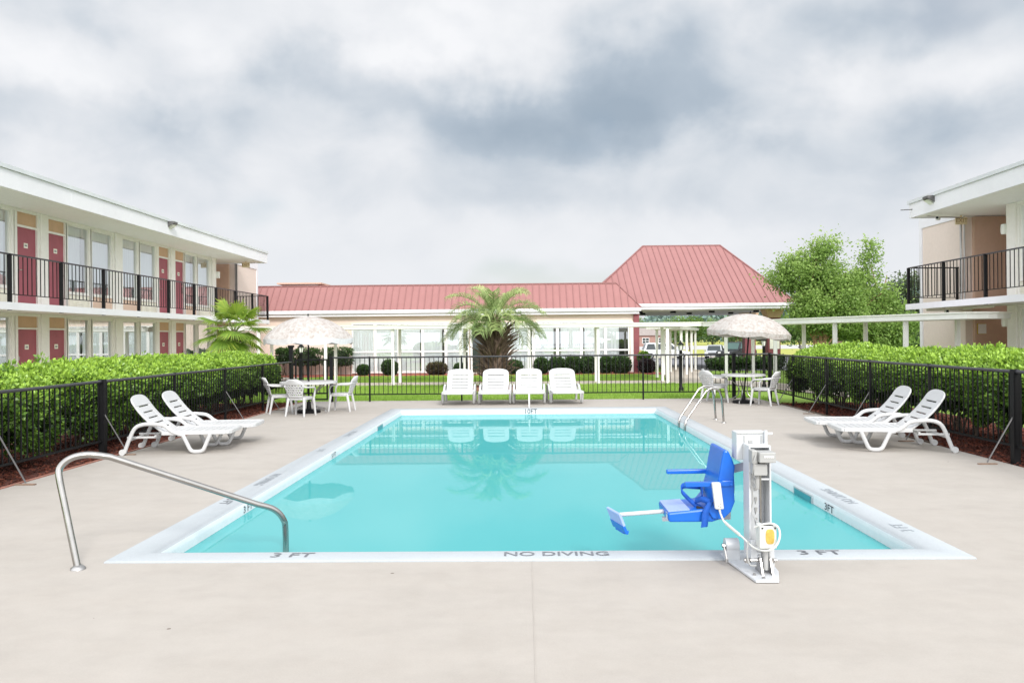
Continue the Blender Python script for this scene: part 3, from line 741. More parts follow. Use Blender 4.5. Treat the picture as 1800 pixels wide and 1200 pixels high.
while x < XR-.05:
    t = 1.0 if x < XR-1.1 else (XR-x)/1.1
    a = Vector((x, YF, ZB)); b = Vector((x, YF+dp*t, ZB+(ZT-ZB)*t))
    if t > .05: mb.obox((a+b)/2+nn*.016, (b-a)/2, (.016, 0, 0), nn*.016)
    x += .34
mb.bar((XR, YF, ZB+.01), (XR-1.1, YF+dp, ZT+.01), .05, .05); mb.bar((-19, YF+dp, ZT+.012), (XR-1.08, YF+dp, ZT+.012), .10, .06)
mb.build('standing_seam', 'seam', rf)
MB().box(5.46, 5.74, 39.90, 40.5, -.1, 2.857).build('corner_pilaster', 'maroon', H)
mb = MB(); mb.box(5.30, 5.457, 39.95, 40.3, -.1, 2.50); mb.build('window_jamb', 'trim', H)
def store_window(x0, x1):
    w = MB(); yb = 39.93
    w.box(x0-.05, x0+.02, yb, 40.01, 0., 2.50); w.box(x0+.021, x1-.021, yb, 40.01, 2.45, 2.50); w.box(x0+.021, x1-.021, yb, 40.01, 2.25, 2.32)
    w.box(x0+.021, x1-.021, yb, 40.01, .0, .10); w.box(x0+.021, x1-.021, yb, 40.01, 1.03, 1.11); w.box(x1-.02, x1+.05, yb+.002, 40.01, 0., 2.50)
    o = w.build('window', 'paint_white', H)
    MB().box(x0+.021, x1-.021, 40.012, 40.018, .1, 2.45).build('interior', 'interior', o)
    m_ = MB(); n = 60; V = []; g0, g1 = random.choice(((0, 0), (0, .06), (.08, 0), (0, .12)))
    if abs(x1-5.25) < .1: g1 = .45
    for i in range(n+1):
        x = x0+.02+g0+(x1-x0-.04-g0-g1)*i/n; y = 39.995+.010*math.sin(i*1.35+x0); V += [(x, y, .10), (x, y, 2.27)]
    m_.add(V, [(2*i, 2*i+2, 2*i+3, 2*i+1) for i in range(n)], True); m_.build('curtain', 'curtain', o)
    MB().quad((x0+.02, 39.955, .1), (x1-.02, 39.955, .1), (x1-.02, 39.955, 2.45), (x0+.02, 39.955, 2.45)).build('pane', 'shopglass', o)
xs = [-8.70, -7.52, -6.32, -5.12, -3.95, -2.78]
for a, b in zip(xs[:-1], xs[1:]): store_window(a+.052, b-.052)
xs = [-1.55, -.75, .45, 1.65, 2.85, 4.05, 5.25]
for a, b in zip(xs[:-1], xs[1:]): store_window(a+.052, b-.052)
d_ = MB(); d_.box(-2.72, -2.62, 39.9, 40.01, 0, 2.25); d_.box(-1.66, -1.56, 39.9, 40.01, 0, 2.25); d_.box(-2.619, -1.661, 39.9, 40.01, 2.17, 2.25); dr = d_.build('door', 'paint_white', H)
MB().box(-2.619, -1.661, 39.985, 40.005, .02, 2.17).build('door_glass', 'carglass', dr); MB().box(-2.75, -1.5, 38.9, 39.9, -.07, .0).build('doorstep', 'walk', H)
mb = MB(); mb.box(-13.1, -11.2, 43, 45, 4.5, 4.72); un = mb.build('rooftop_unit', 'steel', H); mb = MB(); mb.box(-13.35, -10.95, 42.8, 45.2, 4.723, 4.80); mb.build('cap', 'taupe', un)

# ------------------------------------------------------------------ drive-through canopy with the big hipped roof
P_ = wroot('entrance_canopy', 'drive-through entrance canopy with tall hipped red metal roof on maroon columns', 'building', (8.5, 47, 0))
ex0, ex1, ey0, ey1, ez = 2.9, 13.95, 41.0, 53.0, 3.40
ra, rb = (7.02, 47.0, 7.03), (11.52, 47.0, 7.03)
e = [(ex0, ey0, ez), (ex1, ey0, ez), (ex1, ey1, ez), (ex0, ey1, ez)]
mb = MB(); mb.add(e+[ra, rb], [(0, 1, 5, 4), (1, 2, 5), (2, 3, 4, 5), (3, 0, 4)]); rf = mb.build('roof', 'roofred', P_)
mb = MB()
sl2 = (Vector((0, 6, 7.03-ez))).normalized(); n2 = Vector((0, -sl2.z, sl2.y))
x = ex0+.2
while x < ex1:
    t = 1.
    if x < ra[0]: t = (x-ex0)/(ra[0]-ex0)
    if x > rb[0]: t = (ex1-x)/(ex1-rb[0])
    if t > .03:
        a = Vector((x, ey0, ez)); b = a+Vector((0, 6*t, (7.03-ez)*t)); mb.obox((a+b)/2+n2*.015, (b-a)/2, (.014, 0, 0), n2*.015)
    x += .34
for p, q in ((e[0], ra), (e[1], rb), (e[2], rb), (ra, rb)): mb.bar(Vector(p)+Vector((0, 0, .02)), Vector(q)+Vector((0, 0, .02)), .09, .06)
mb.build('standing_seam', 'seam', rf)
mb = MB(); mb.box(ex0-.05, ex1+.02, ey0-.05, ey1+.05, 3.11, 3.24); mb.box(ex0-.12, ex1+.09, ey0-.12, ey1+.12, 3.243, 3.397); eav = mb.build('eave', 'fascia', P_)
MB().box(ex0+.1, ex1-.12, ey0+.1, ey1-.1, 3.095, 3.107).build('soffit', 'soffit', P_)
for x, y in ((6.3, 43.5), (6.9, 46.5), (8.1, 43.5), (9.6, 46.5), (10.2, 43.5), (12.0, 46.5), (12.6, 43.5)):
    m_ = MB(); m_.lathe([(.14, 0), (.17, -.05), (.15, -.10), (.0, -.10)], (x, y, 3.093), 12); m_.build('ceiling_light', 'black', P_)
for x, y in ((13.1, 42.3), (13.62, 48.6), (5.95, 52.2)):
    c_ = MB().box(x-.32, x+.32, y-.32, y+.32, -.1, 2.65).build('column', 'maroon', P_)
    m_ = MB(); m_.prism([(x-.322, 2.652), (x+.322, 2.652), (x+.50, 3.094), (x-.50, 3.094)], 'y', y-.45, y+.45); m_.build('capital', 'tan', c_)
cs = MB().box(12.86, 13.36, 41.955, 41.978, 1.02, 1.62).build('column_sign', 'plate', P_)

# ------------------------------------------------------------------ flat covered walkway
def canopy_run(name, label, pts, posts, z0, z1, w, ends=False):
    a, b = Vector((*pts[0], 0)), Vector((*pts[1], 0)); d = (b-a).normalized(); sd_ = Vector((-d.y, d.x, 0))
    if sd_.y < 0: sd_ = -sd_
    o = wroot(name, label, 'covered walkway', (a.x, a.y, 0))
    def slab(m_, w0, w1, za, zb, ext0=0, ext1=0):
        p = [a-d*ext0+sd_*w0, b+d*ext1+sd_*w0]
        q = [a-d*ext0+sd_*w1, b+d*ext1+sd_*w1]
        poly_ = [(p[0].x, p[0].y), (p[1].x, p[1].y)]
        if ends:
            for k in range(1, 6):
                t = k/6; c = p[1].lerp(q[1], t)+d*math.sin(PI*t)*.22; poly_.append((c.x, c.y))
        poly_ += [(q[1].x, q[1].y), (q[0].x, q[0].y)]
        m_.prism(poly_, 'z', za, zb)
    m_ = MB(); slab(m_, 0, w, z0, z1-.035); r_ = m_.build('roof', 'paint_white', o)
    m_ = MB(); slab(m_, -.03, w+.03, z1-.034, z1, .03, .03); m_.build('roof_edge', 'trim', r_)
    for t, row in posts:
        c = a+d*t+sd_*(.16 if row == 0 else w-.16)
        m_ = MB(); m_.box(c.x-.052, c.x+.052, c.y-.052, c.y+.052, -.06, z0-.001); m_.build('post', 'paint_white', o)
    return o
n_main = [(1.55+2.63*k, r_) for k in range(7) for r_ in (0, 1)]
canopy_run('covered_walkway', 'long white flat-roofed walkway crossing the lawn in front of the back building', ((-11.9, 30.75), (6.75, 30.15)), n_main, 2.095, 2.25, 1.75)
canopy_run('covered_walkway', 'white walkway roof with rounded end running up to the tan right-hand building', ((6.72, 30.1), (10.85, 19.7)), [(1.2, 0), (1.2, 1), (3.9, 0), (3.9, 1), (6.6, 0), (6.6, 1), (9.2, 0), (9.8, 1)], 2.075, 2.245, 1.5, True)
canopy_run('covered_walkway', 'white walkway roof branching off to the entrance canopy at the back', ((6.25, 32.1), (9.3, 42.6)), [(t, r_) for t in (2.2, 5.0, 7.8, 10.4) for r_ in (0, 1)], 2.02, 2.13, 1.35)

# ------------------------------------------------------------------ fences
def fence(label, pts, zt, zb, lean=0, braces=(), post_r=.021, mid=True, thick=()):
    o = wroot('fence', label, 'fence', (pts[0][0], pts[0][1], 0), None)
    m_ = MB()
    for (x0, y0), (x1, y1) in zip(pts[:-1], pts[1:]):
        a = Vector((x0, y0, 0)); b = Vector((x1, y1, 0)); L = (b-a).length; d = (b-a)/L
        Z = lambda z: Vector((0, 0, z))
        m_.bar(a+Z(zb), b+Z(zb), .03, .03); 
        n = max(2, int(L/.122)); 
        for k in range(1, n):
            p = a+d*(L*k/n); m_.box(p.x-.0075, p.x+.0075, p.y-.0075, p.y+.0075, zb+.016, zt-.021)
    m_.build('picket_panel', 'black', o)
    m_ = MB()
    for (x0, y0), (x1, y1) in zip(pts[:-1], pts[1:]): m_.tube([(x0, y0, zt), ((x0+x1)/2, (y0+y1)/2, zt-.004), (x1, y1, zt)], .024, 10)
    m_.build('top_rail', 'rail', o)
    for i, (x, y) in enumerate(pts):
        r_ = .043 if i in thick else post_r
        MB().box(x-r_, x+r_, y-r_, y+r_, -.06, zt+.03).build('post', 'black', o)
    for (x, y, dx) in braces:
        m_ = MB(); m_.tube([(x, y, .62), (x+dx, y-.12, .03)], .010, 6); m_.build('brace', 'brace', o)
        m_ = MB(); m_.box(x+dx-.12, x+dx+.12, y-.145, y-.10, .003, .015); m_.build('brace_foot', 'rust', o)
    return o
LY = [4.65, 7.1, 9.55, 12.0, 14.5, 16.95, 19.4, 21.75]
fence('black picket fence in front of the left hedge with slanting braces', [(-6.42, y) for y in LY], 1.10, .20, braces=[(-6.40, y, .42) for y in LY[1:-1]], thick=(3,))
RY = [6.0, 8.3, 10.6, 12.9, 15.2, 17.5, 19.8, 21.75]
fence('black picket fence in front of the right hedge with slanting braces', [(6.37+.019*(y-6), y) for y in RY], 1.20, .22, braces=[(6.35+.019*(y-6), y, -.42) for y in RY[1:-1]], thick=(2,))
fence('black picket fence along the far end of the pool deck facing the lawn', [(-5.30, 21.75), (-4.25, 21.75), (-1.73, 21.75), (.74, 21.75), (3.22, 21.75), (5.68, 21.75), (6.665, 21.78)], 1.21, .20, thick=(0, 5, 6))
mb = MB(); mb.bar((-5.3, 21.75, .085), (6.66, 21.75, .085), .02, .02)
G_ = wroot('gate', 'black picket gate between the tall capped post and the fence end post', 'gate', (-6.4, 21.75, 0))
m_ = MB(); gx0, gx1 = -6.30, -5.40
m_.box(gx0, gx1, 21.73, 21.77, 1.14, 1.18); m_.box(gx0, gx1, 21.73, 21.77, .22, .26); m_.box(gx0, gx1, 21.73, 21.77, .055, .095); m_.box(gx0, gx0+.04, 21.732, 21.768, .0951, 1.1399); m_.box(gx1-.04, gx1, 21.732, 21.768, .0951, 1.1399)
m_.build('gate_frame', 'black', G_)
m_ = MB(); 
for k in range(1, 8): m_.box(gx0+.9*k/8-.008, gx0+.9*k/8+.008, 21.742, 21.758, .2601, 1.1399)
m_.build('picket_panel', 'black', G_)
m_ = MB(); m_.box(gx0-.05, gx0, 21.735, 21.765, .30, .36); m_.box(gx0-.05, gx0, 21.735, 21.765, 1.0, 1.06); m_.build('hinge', 'black', G_)
o = root('gate_post', 'tall black post with flat cap beside the gate at the end of the left fence', 'post', (-6.45, 21.9, 0))
MB().box(-.05, .05, -.05, .05, -.06, 1.50).build('shaft', 'black', o); MB().box(-.075, .075, -.075, .075, 1.501, 1.56).build('cap', 'black', o, bevel=.01)

# ------------------------------------------------------------------ lamp posts on the lawn
def lamp(x, y, h, label):
    o = root('lamp_post', label, 'lamp post', (x, y, -.05), 0., 'short black lamp posts on the lawn')
    m_ = MB(); m_.lathe([(.075, 0), (.075, .12), (.05, .16), (.05, h-.36), (.06, h-.34), (.035, h-.30)], n=12); m_.build('post', 'black', o)
    m_ = MB(); m_.lathe([(.055, 0), (.085, .16)], (0, 0, h-.29), 6, False); ln = m_.build('lantern_glass', 'lampglass', o)
    m_ = MB(); m_.lathe([(.115, 0), (.10, .02), (.04, .08), (.02, .10), (.02, .13), (.0, .14)], (0, 0, h-.13), 10)
    for k in range(6):
        a = PI/3*k; m_.tube([(.058*math.cos(a), .058*math.sin(a), h-.30), (.09*math.cos(a), .09*math.sin(a), h-.125)], .007, 4)
    m_.build('lantern_cap', 'black', o)
lamp(4.98, 25.5, 1.62, 'short black lantern post on the lawn near the centre right of the fence')
lamp(-7.05, 25.0, 1.66, 'short black lantern post on the lawn seen under the left umbrella')
lamp(7.95, 26.6, 1.72, 'short black lantern post on the lawn seen under the right umbrella')
# ------------------------------------------------------------------ pool furniture
def make_lounger(label, loc, rz, group):
    o = root('sun_lounger', label, 'sun lounger', loc, rz, group)
    m_ = MB()
    for s in (-1, 1): m_.box(-.24, .70, s*.365-.04, s*.365+.04, .285, .345)
    x = -.20
    while x < .70:
        m_.box(x, min(x+.083, .70), -.324, .324, .305, .342); x += .096
    m_.prism([(.7005, -.40), (.74, -.39), (.775, -.32), (.785, 0), (.775, .32), (.74, .39), (.7005, .40)], 'z', .288, .346)
    m_.build('seat', 'plastic', o, bevel=.010)
    # reclined backrest with slots
    h = Vector((-.22, 0, .33)); u = Vector((-.50, 0, .545)).normalized(); nrm = Vector((u.z, 0, -u.x))
    bow = lambda t: -.05*math.sin(PI*min(1, t/.75))
    def bp(t, v, d): return h+u*t+Vector((0, v, 0))+nrm*(d+bow(t))
    m_ = MB()
    def strip(t0, t1, v0, v1, n=3):
        V = []
        for i in range(n+1):
            t = t0+(t1-t0)*i/n; V += [bp(t, v0, 0), bp(t, v1, 0), bp(t, v1, -.026), bp(t, v0, -.026)]
        F = []
        for i in range(n):
            for k in range(4): F.append((i*4+k, (i+1)*4+k, (i+1)*4+(k+1) % 4, i*4+(k+1) % 4))
        F += [(0, 1, 2, 3), (n*4+3, n*4+2, n*4+1, n*4)]; m_.add(V, F)
    strip(0, .565, -.35, -.215, 6); strip(0, .565, .215, .35, 6)
    t = .0
    for k in range(5):
        strip(t, t+.091, -.2145, .2145, 2); t += .1125
    V = []; n = 14; prof = []
    for i in range(n+1):
        a = PI*i/n; prof.append((.5655+.185*math.sin(a)**.6 if 0 < i < n else .5655, .35*math.cos(a)/max(abs(math.cos(a)), 1e-6)*abs(math.cos(a))**.75))
    V = [bp(p, v, 0) for p, v in prof]+[bp(p, v, -.026) for p, v in prof]; k = n+1
    m_.add(V, [list(range(k))[::-1], list(range(k, 2*k))]+[(i, i+1, k+i+1, k+i) for i in range(n)]+[(n, 0, k, 2*k-1)])
    m_.build('backrest', 'plastic', o, bevel=.006)
    for s in (-1, 1):
        y = s*.40
        path = cr([(-.775, y, .035), (-.70, y, .24), (-.62, y, .40), (-.50, y, .455), (-.34, y, .455), (-.20, y, .43), (-.09, y, .345), (0, y, .305)], 5)
        path2 = fillet([(.0, y, .30), (.07, y, .29), (.19, y, .032), (.36, y, .032), (.47, y, .29)], .06)
        m_ = MB(); m_.tube(path, .029, 8); m_.tube(path2, .029, 8); m_.build('side_frame', 'plastic', o)
        m_ = MB(); m_.tube([(-.80, y-.026, .045), (-.80, y+.026, .045)], .045, 12); m_.build('wheel', 'plastic', o)
    m_ = MB(); m_.box(-.74, -.705, -.35, .35, .20, .235); m_.box(-.78, -.34, -.28, -.23, .232, .262); m_.box(-.78, -.34, .23, .28, .232, .262); m_.box(-.36, -.33, -.35, .35, .265, .287)
    m_.build('prop_bar', 'plastic', o, bevel=.006)
    return o
G1 = 'white plastic loungers around the pool'
lg = make_lounger('white lounger by the left hedge, nearest the camera of its pair', (-5.29, 12.33, 0), rad(7), G1)
copy_thing(lg, (-5.22, 13.22, 0), rad(6), 'white lounger by the left hedge, farther one of its pair, behind another lounger')
copy_thing(lg, (5.42, 12.03, 0), rad(172), 'white lounger by the right hedge, nearest the camera of its pair')
copy_thing(lg, (5.38, 12.96, 0), rad(173), 'white lounger by the right hedge, farther one of its pair, partly hidden')
for x, a, t in ((-1.73, -89, 'first from the left of the four'), (-.785, -90, 'second from the left of the four'), (.105, -90.5, 'third of four, behind the post'),
                (1.045, -86, 'rightmost of the four, turned slightly aside')):
    copy_thing(lg, (x, 20.88, 0), rad(a), 'white lounger at the far end of the pool, '+t)

def make_chair(label, loc, rz, group):
    o = root('garden_chair', label, 'chair', loc, rz, group)
    m_ = MB(); pr = []
    for k in range(20):
        a = 2*PI*k/20; c, s = math.cos(a), math.sin(a); pr.append((.235*math.copysign(abs(c)**.55, c), .235*math.copysign(abs(s)**.55, s)))
    m_.prism(pr, 'z', .405, .432); m_.prism([(p[0]*.96, p[1]*.96) for p in pr], 'z', .37, .4045); m_.build('seat', 'plastic', o, bevel=.008)
    # moulded lattice back
    nu, nv = 17, 15; V = []; F = []
    for i in range(nu):
        u = i/(nu-1); w = .165+.085*min(1, u*1.5)**1.2
        if u > .62: w *= math.sqrt(max(.12, 1-((u-.62)/.40)**2))
        for j in range(nv):
            v = -1+2*j/(nv-1); z_ = .42+.42*u - .03*v*v*max(0, u-.6)
            V.append((-.205-.13*u-.045*(1-v*v)*(.4+u), v*w, z_))
    for i in range(nu-1):
        for j in range(nv-1):
            hole = 2 <= i <= 11 and 1 <= j <= nv-3 and i % 2 == 0 and (j+(i//2)) % 2 == 0
            if not hole: F.append((i*nv+j, i*nv+j+1, (i+1)*nv+j+1, (i+1)*nv+j))
    m_ = MB(); m_.add(V, F, True); b = m_.build('backrest', 'plastic', o); sm = b.modifiers.new('solidify', 'SOLIDIFY'); sm.thickness = .014
    for s in (-1, 1):
        m_ = MB(); m_.tube(cr([(-.315, s*.205, .68), (-.22, s*.27, .655), (-.02, s*.285, .645), (.15, s*.275, .625), (.215, s*.245, .54), (.215, s*.23, .42)], 5), .021, 8); m_.build('armrest', 'plastic', o)
        m_ = MB(); m_.tube([(.20, s*.215, .41), (.245, s*.245, .0)], [.034, .021], 8); m_.build('leg', 'plastic', o)
        m_ = MB(); m_.tube([(-.19, s*.19, .41), (-.27, s*.225, .0)], [.034, .021], 8); m_.build('leg', 'plastic', o)
    return o
G2 = 'white plastic armchairs at the umbrella tables'
ch = make_chair('white lattice-back armchair behind the left table by the hedge end', (-5.74, 18.55, 0), rad(28), G2)
copy_thing(ch, (-5.05, 17.83, 0), rad(78), 'white lattice-back armchair with its back to the camera, in front of the left table')
copy_thing(ch, (-4.38, 18.95, 0), rad(176), 'white armchair seen in profile on the pool side of the left table')
copy_thing(ch, (4.86, 20.55, 0), rad(35), 'white lattice-back armchair on the pool side of the right table, behind the ladder rails')
copy_thing(ch, (5.12, 21.28, 0), rad(-12), 'white armchair behind the right table, mostly hidden by another chair')
copy_thing(ch, (5.86, 19.62, 0), rad(140), 'white armchair on the hedge side of the right table, seen in three-quarter view')

def table(x, y, r, label):
    o = root('patio_table', label, 'table', (x, y, 0), 0., 'round white patio tables')
    m_ = MB(); m_.lathe([(.03, .735), (r-.02, .735), (r, .728), (r, .69), (r-.02, .685), (r-.02, .715), (.03, .715), (.03, .735)], n=36); m_.build('table_top', 'plastic', o)
    for k in range(4):
        a = PI/4+k*PI/2+.3; c, s = math.cos(a), math.sin(a); R = r*.78
        pts = cr([(c*R, s*R, .70), (c*R*.55, s*R*.55, .52), (c*.10, s*.10, .38), (c*.14, s*.14, .20), (c*R*.7, s*R*.7, .10), (c*R*.98, s*R*.98, .075), (c*R*1.02, s*R*1.02, .0)], 5)
        m_ = MB(); m_.tube(pts, .014, 6); m_.build('leg', 'steel', o)
    return o
table(-5.07, 18.6, .66, 'round white table under the left floral umbrella')
table(5.55, 20.35, .55, 'round white table under the right floral umbrella')

def umbrella(x, y, tilt, R, z0, zt, label):
    o = root('patio_umbrella', label, 'umbrella', (x, y, 0), 0., 'floral patio umbrellas')
    Rm = Matrix.Rotation(tilt, 3, 'Y'); T = lambda p: Rm @ Vector(p)
    m_ = MB(); m_.tube([T((0, 0, .05)), T((0, 0, zt+.01))], .020, 10); m_.tube([T((0, 0, zt+.02)), T((0, 0, zt+.07))], [.022, .012], 8); m_.build('pole', 'black', o)
    m_ = MB(); m_.lathe([(.27, 0), (.27, .05), (.25, .07), (.06, .09), (.045, .26), (.03, .27)], n=20); m_.build('base', 'black', o)
    n = 64; rows = 10; V = []; F = []
    for i in range(rows+1):
        t = i/rows; r_ = R*math.sin(t*PI/2*.93)/math.sin(PI/2*.93); zz_ = z0+(zt-z0)*(1-.82*(r_/R)**2-.18*(r_/R)**5)
        for k in range(n):
            a = 2*PI*k/n; f = abs(math.sin(4*a)); rr = r_*(1-.045*f*t); V.append(T((rr*math.cos(a), rr*math.sin(a), zz_-.02*f*t*t)))
    F = [(i*n+k, i*n+(k+1) % n, (i+1)*n+(k+1) % n, (i+1)*n+k) for i in range(rows) for k in range(n)]
    m_ = MB(); m_.add(V, F, True); cn = m_.build('canopy', 'umbrella', o, sharp=60)
    V = []; 
    for i in range(2):
        for k in range(n):
            a = 2*PI*k/n; f = abs(math.sin(4*a)); rr = R*(1-.045*f)*(1.0-.015*i); sc = .10+.035*f*(1 if k % 2 else .8); V.append(T((rr*math.cos(a), rr*math.sin(a), z0-.02*f-i*sc)))
    m_ = MB(); m_.add(V, [(k, (k+1) % n, n+(k+1) % n, n+k) for k in range(n)], True); m_.build('valance', 'valance' if tilt == 0 else 'umbrella', cn)
    m_ = MB()
    for k in range(8):
        a = 2*PI*k/8; m_.tube([T((.02*math.cos(a), .02*math.sin(a), zt-.04)), T((R*.6*math.cos(a), R*.6*math.sin(a), z0+(zt-z0)*.62)), T((R*.97*math.cos(a), R*.97*math.sin(a), z0-.01))], .005, 4)
        m_.tube([T((.03*math.cos(a), .03*math.sin(a), z0+.05)), T((R*.55*math.cos(a), R*.55*math.sin(a), z0+(zt-z0)*.68))], .005, 4)
    m_.build('rib_frame', 'steel', o)
umbrella(-5.07, 18.6, 0., 1.06, 1.74, 2.25, 'floral umbrella with white valance over the left table')
umbrella(5.55, 20.35, rad(5), 1.07, 1.80, 2.27, 'floral umbrella leaning slightly over the right table')

# ------------------------------------------------------------------ stainless rails and the thin post
o = wroot('pool_handrail', 'stainless steel handrail bending from the deck into the near pool corner', 'handrail', (-3.36, 5.92, 0))
pts = [(-3.36, 5.92, -.02), (-3.535, 5.99, .64)]
top = cr([(-3.535, 5.99, .64), (-3.55, 6.01, .74), (-3.49, 6.05, .81), (-3.38, 6.10, .832), (-3.24, 6.16, .805)], 6)
low = cr([(-2.26, 6.68, .32), (-2.15, 6.75, .265), (-2.085, 6.80, .17), (-2.07, 6.82, .03), (-2.07, 6.82, -.6)], 6)
MB().tube([Vector(pts[0]), Vector((-3.45, 5.955, .32))]+top+low, .0255, 14).build('rail', 'chrome', o)
MB().lathe([(.055, 0), (.052, .012), (.028, .03)], (-3.362, 5.92, .001), 16).build('flange', 'steel', o)
o = wroot('pool_ladder', 'pair of arched stainless ladder rails at the far right pool edge', 'pool ladder', (3.5, 15.9, 0))
for yb, yw in ((16.37, 16.05), (15.72, 15.45)):
    p = [(3.90, yb, -.01), (3.87, yb, .48)]+cr([(3.86, yb, .52), (3.80, yb-.02, .645), (3.67, yb-.05, .685), (3.54, yb-.08, .63)], 6)+[(3.19, yw+.08, .17)]+cr([(3.12, yw+.03, .08), (3.085, yw, .0), (3.08, yw, -.12)], 5)+[(3.0, yw, -1.3)]
    MB().tube(p, .021, 12).build('rail', 'chrome', o); MB().lathe([(.05, 0), (.046, .012), (.025, .022)], (3.90, yb, .001), 14).build('flange', 'steel', o)
m_ = MB()
for k in range(3): m_.box(2.94, 3.06, 15.47, 16.03, -.45-.3*k, -.42-.3*k)
m_.build('step', 'paint_white', o)
o = root('deck_post', 'thin short white post standing on the deck before the third far lounger', 'post', (.10, 19.62, 0))
MB().tube([(0, 0, 0), (0, 0, .40)], .022, 10).build('shaft', 'paint_white', o); MB().lathe([(.045, 0), (.04, .015), (.022, .02)], n=12).build('flange', 'steel', o)

# ------------------------------------------------------------------ pool lift
Lf = wroot('pool_lift', 'white pool lift with blue plastic seat hanging over the near right pool edge', 'pool lift', (1.67, 5.85, 0))
m_ = MB(); m_.prism([(1.575, 5.50), (1.735, 5.50), (1.80, 5.72), (1.84, 6.20), (1.50, 6.20), (1.50, 6.08)], 'z', .004, .022); bp_ = m_.build('base_plate', 'lift', Lf, bevel=.004)
m_ = MB()
for x, y in ((1.64, 5.54), (1.56, 6.12), (1.78, 6.12), (1.60, 5.62)): m_.tube([(x, y, .022), (x, y, .034)], .012, 6)
m_.build('bolt', 'steel', bp_)
# rear box mast and front open channel
m_ = MB(); m_.box(1.665, 1.80, 5.965, 6.09, .10, .779); mast = m_.build('mast', 'lift', Lf, bevel=.006)
m_ = MB(); m_.box(1.572, 1.80, 5.96, 6.10, .78, .985); hs = m_.build('mast_head', 'lift', mast, bevel=.006)
m_ = MB(); m_.box(1.575, 1.765, 5.952, 5.9595, .974, .981); m_.box(1.66, 1.69, 5.953, 5.9595, .905, .925); m_.box(1.626, 1.632, 5.953, 5.9595, .91, .96); m_.box(1.752, 1.758, 5.953, 5.9595, .89, .96); m_.build('slot_mark', 'grey', mast)
m_ = MB(); m_.tube([(1.785, 5.945, .80), (1.785, 5.945, 1.0)], .013, 10); m_.tube([(1.785, 5.945, .975), (1.835, 5.945, .975)], .010, 6); m_.build('mast_tube', 'lift', mast)
m_ = MB(); m_.box(1.618, 1.632, 5.80, 5.955, .09, .905); m_.box(1.765, 1.779, 5.80, 5.955, .09, .905); m_.box(1.6325, 1.7645, 5.935, 5.955, .09, .90)
m_.box(1.6325, 1.7645, 5.80, 5.82, .655, .668); m_.box(1.6325, 1.7645, 5.80, 5.93, .89, .905); chn = m_.build('channel', 'lift', Lf, bevel=.003)
m_ = MB(); m_.box(1.655, 1.725, 5.895, 5.92, .12, .61); bk = m_.build('rack_bar', 'lift', chn, bevel=.003)
m_ = MB()
for k in range(3): m_.prism([(1.682, .515-k*.075), (1.700, .515-k*.075), (1.700, .50-k*.075), (1.690, .465-k*.075)], 'y', 5.887, 5.8945)
m_.box(1.680, 1.700, 5.887, 5.8945, .565, .585); m_.build('slot_mark', 'grey', bk)
# motor and actuator
m_ = MB(); m_.box(1.655, 1.772, 5.66, 5.79, .802, .875); m_.box(1.612, 1.654, 5.70, 5.79, .79, .885); mo = m_.build('motor', 'grey', Lf, bevel=.006)
m_ = MB(); m_.box(1.625, 1.722, 5.70, 5.80, .705, .789); m_.tube([(1.664, 5.75, .705), (1.664, 5.76, .60)], .016, 10); m_.build('gearbox', 'grey', mo, bevel=.006)
m_ = MB()
for k, w in enumerate((.010, .012, .010, .014, .012)): m_.box(1.688+k*.014, 1.688+k*.014+w*.9, 5.6555, 5.659, .838, .852)
m_.build('printed_mark', 'paint_white', mo)
m_ = MB(); m_.box(1.675, 1.708, 5.68, 5.72, .12, .24); m_.tube([(1.69, 5.66, .24), (1.69, 5.66, .05)], .019, 10); m_.build('actuator_tube', 'grey', Lf)
m_ = MB(); m_.tube([(1.688, 5.77, .36), (1.688, 5.77, .705)], .010, 8); m_.build('actuator_rod', 'chrome', Lf)
# control box with yellow label
m_ = MB(); m_.box(1.632, 1.752, 5.595, 5.70, .212, .372); cb = m_.build('control_box', 'lightgrey', Lf, bevel=.008)
pr = []
for k in range(24):
    a = 2*PI*k/24; c, s = math.cos(a), math.sin(a); pr.append((1.703+.030*math.copysign(abs(c)**.5, c), .298+.052*math.copysign(abs(s)**.8, s)))
m_ = MB(); m_.prism(pr, 'y', 5.591, 5.5945); m_.build('label', 'yellow', cb)
for x, z_ in ((1.650, .358), (1.738, .358), (1.738, .226)): MB().tube([(x, 5.594, z_), (x, 5.588, z_)], .006, 8).build('screw', 'rubber', cb)
MB().box(1.66, 1.73, 5.61, 5.65, .3725, .380).build('cable_gland', 'rubber', cb)
# pivot pins, foot brackets and clevis
m_ = MB(); m_.tube([(1.50, 6.05, .12), (1.60, 6.05, .12)], .055, 14); m_.box(1.50, 1.60, 6.0, 6.1, .022, .12); m_.build('pivot_bracket', 'lift', Lf)
m_ = MB(); m_.tube([(1.49, 5.99, .135), (1.465, 5.99, .135)], .016, 8); m_.tube([(1.475, 5.97, .135), (1.482, 5.92, .05)], .007, 6); m_.tube([(1.482, 5.92, .05), (1.482, 5.918, .03)], .012, 8); m_.build('locking_pin', 'steel', Lf)
m_ = MB()
for x in (1.655, 1.725): m_.prism([(5.60, .022), (5.78, .022), (5.70, .13), (5.66, .13)], 'x', x-.006, x+.006)
m_.tube([(1.55, 5.70, .105), (1.78, 5.70, .105)], .013, 8); m_.lathe([(.022, 0), (.022, .03)], (1.575, 5.70, .09), 10); m_.lathe([(.022, 0), (.022, .03)], (1.745, 5.70, .09), 10)
m_.build('clevis', 'steel', Lf)
m_ = MB(); m_.box(1.735, 1.765, 5.70, 5.74, .06, .24); m_.box(1.60, 1.64, 5.70, 5.74, .10, .24); m_.build('foot_bracket', 'lift', Lf)
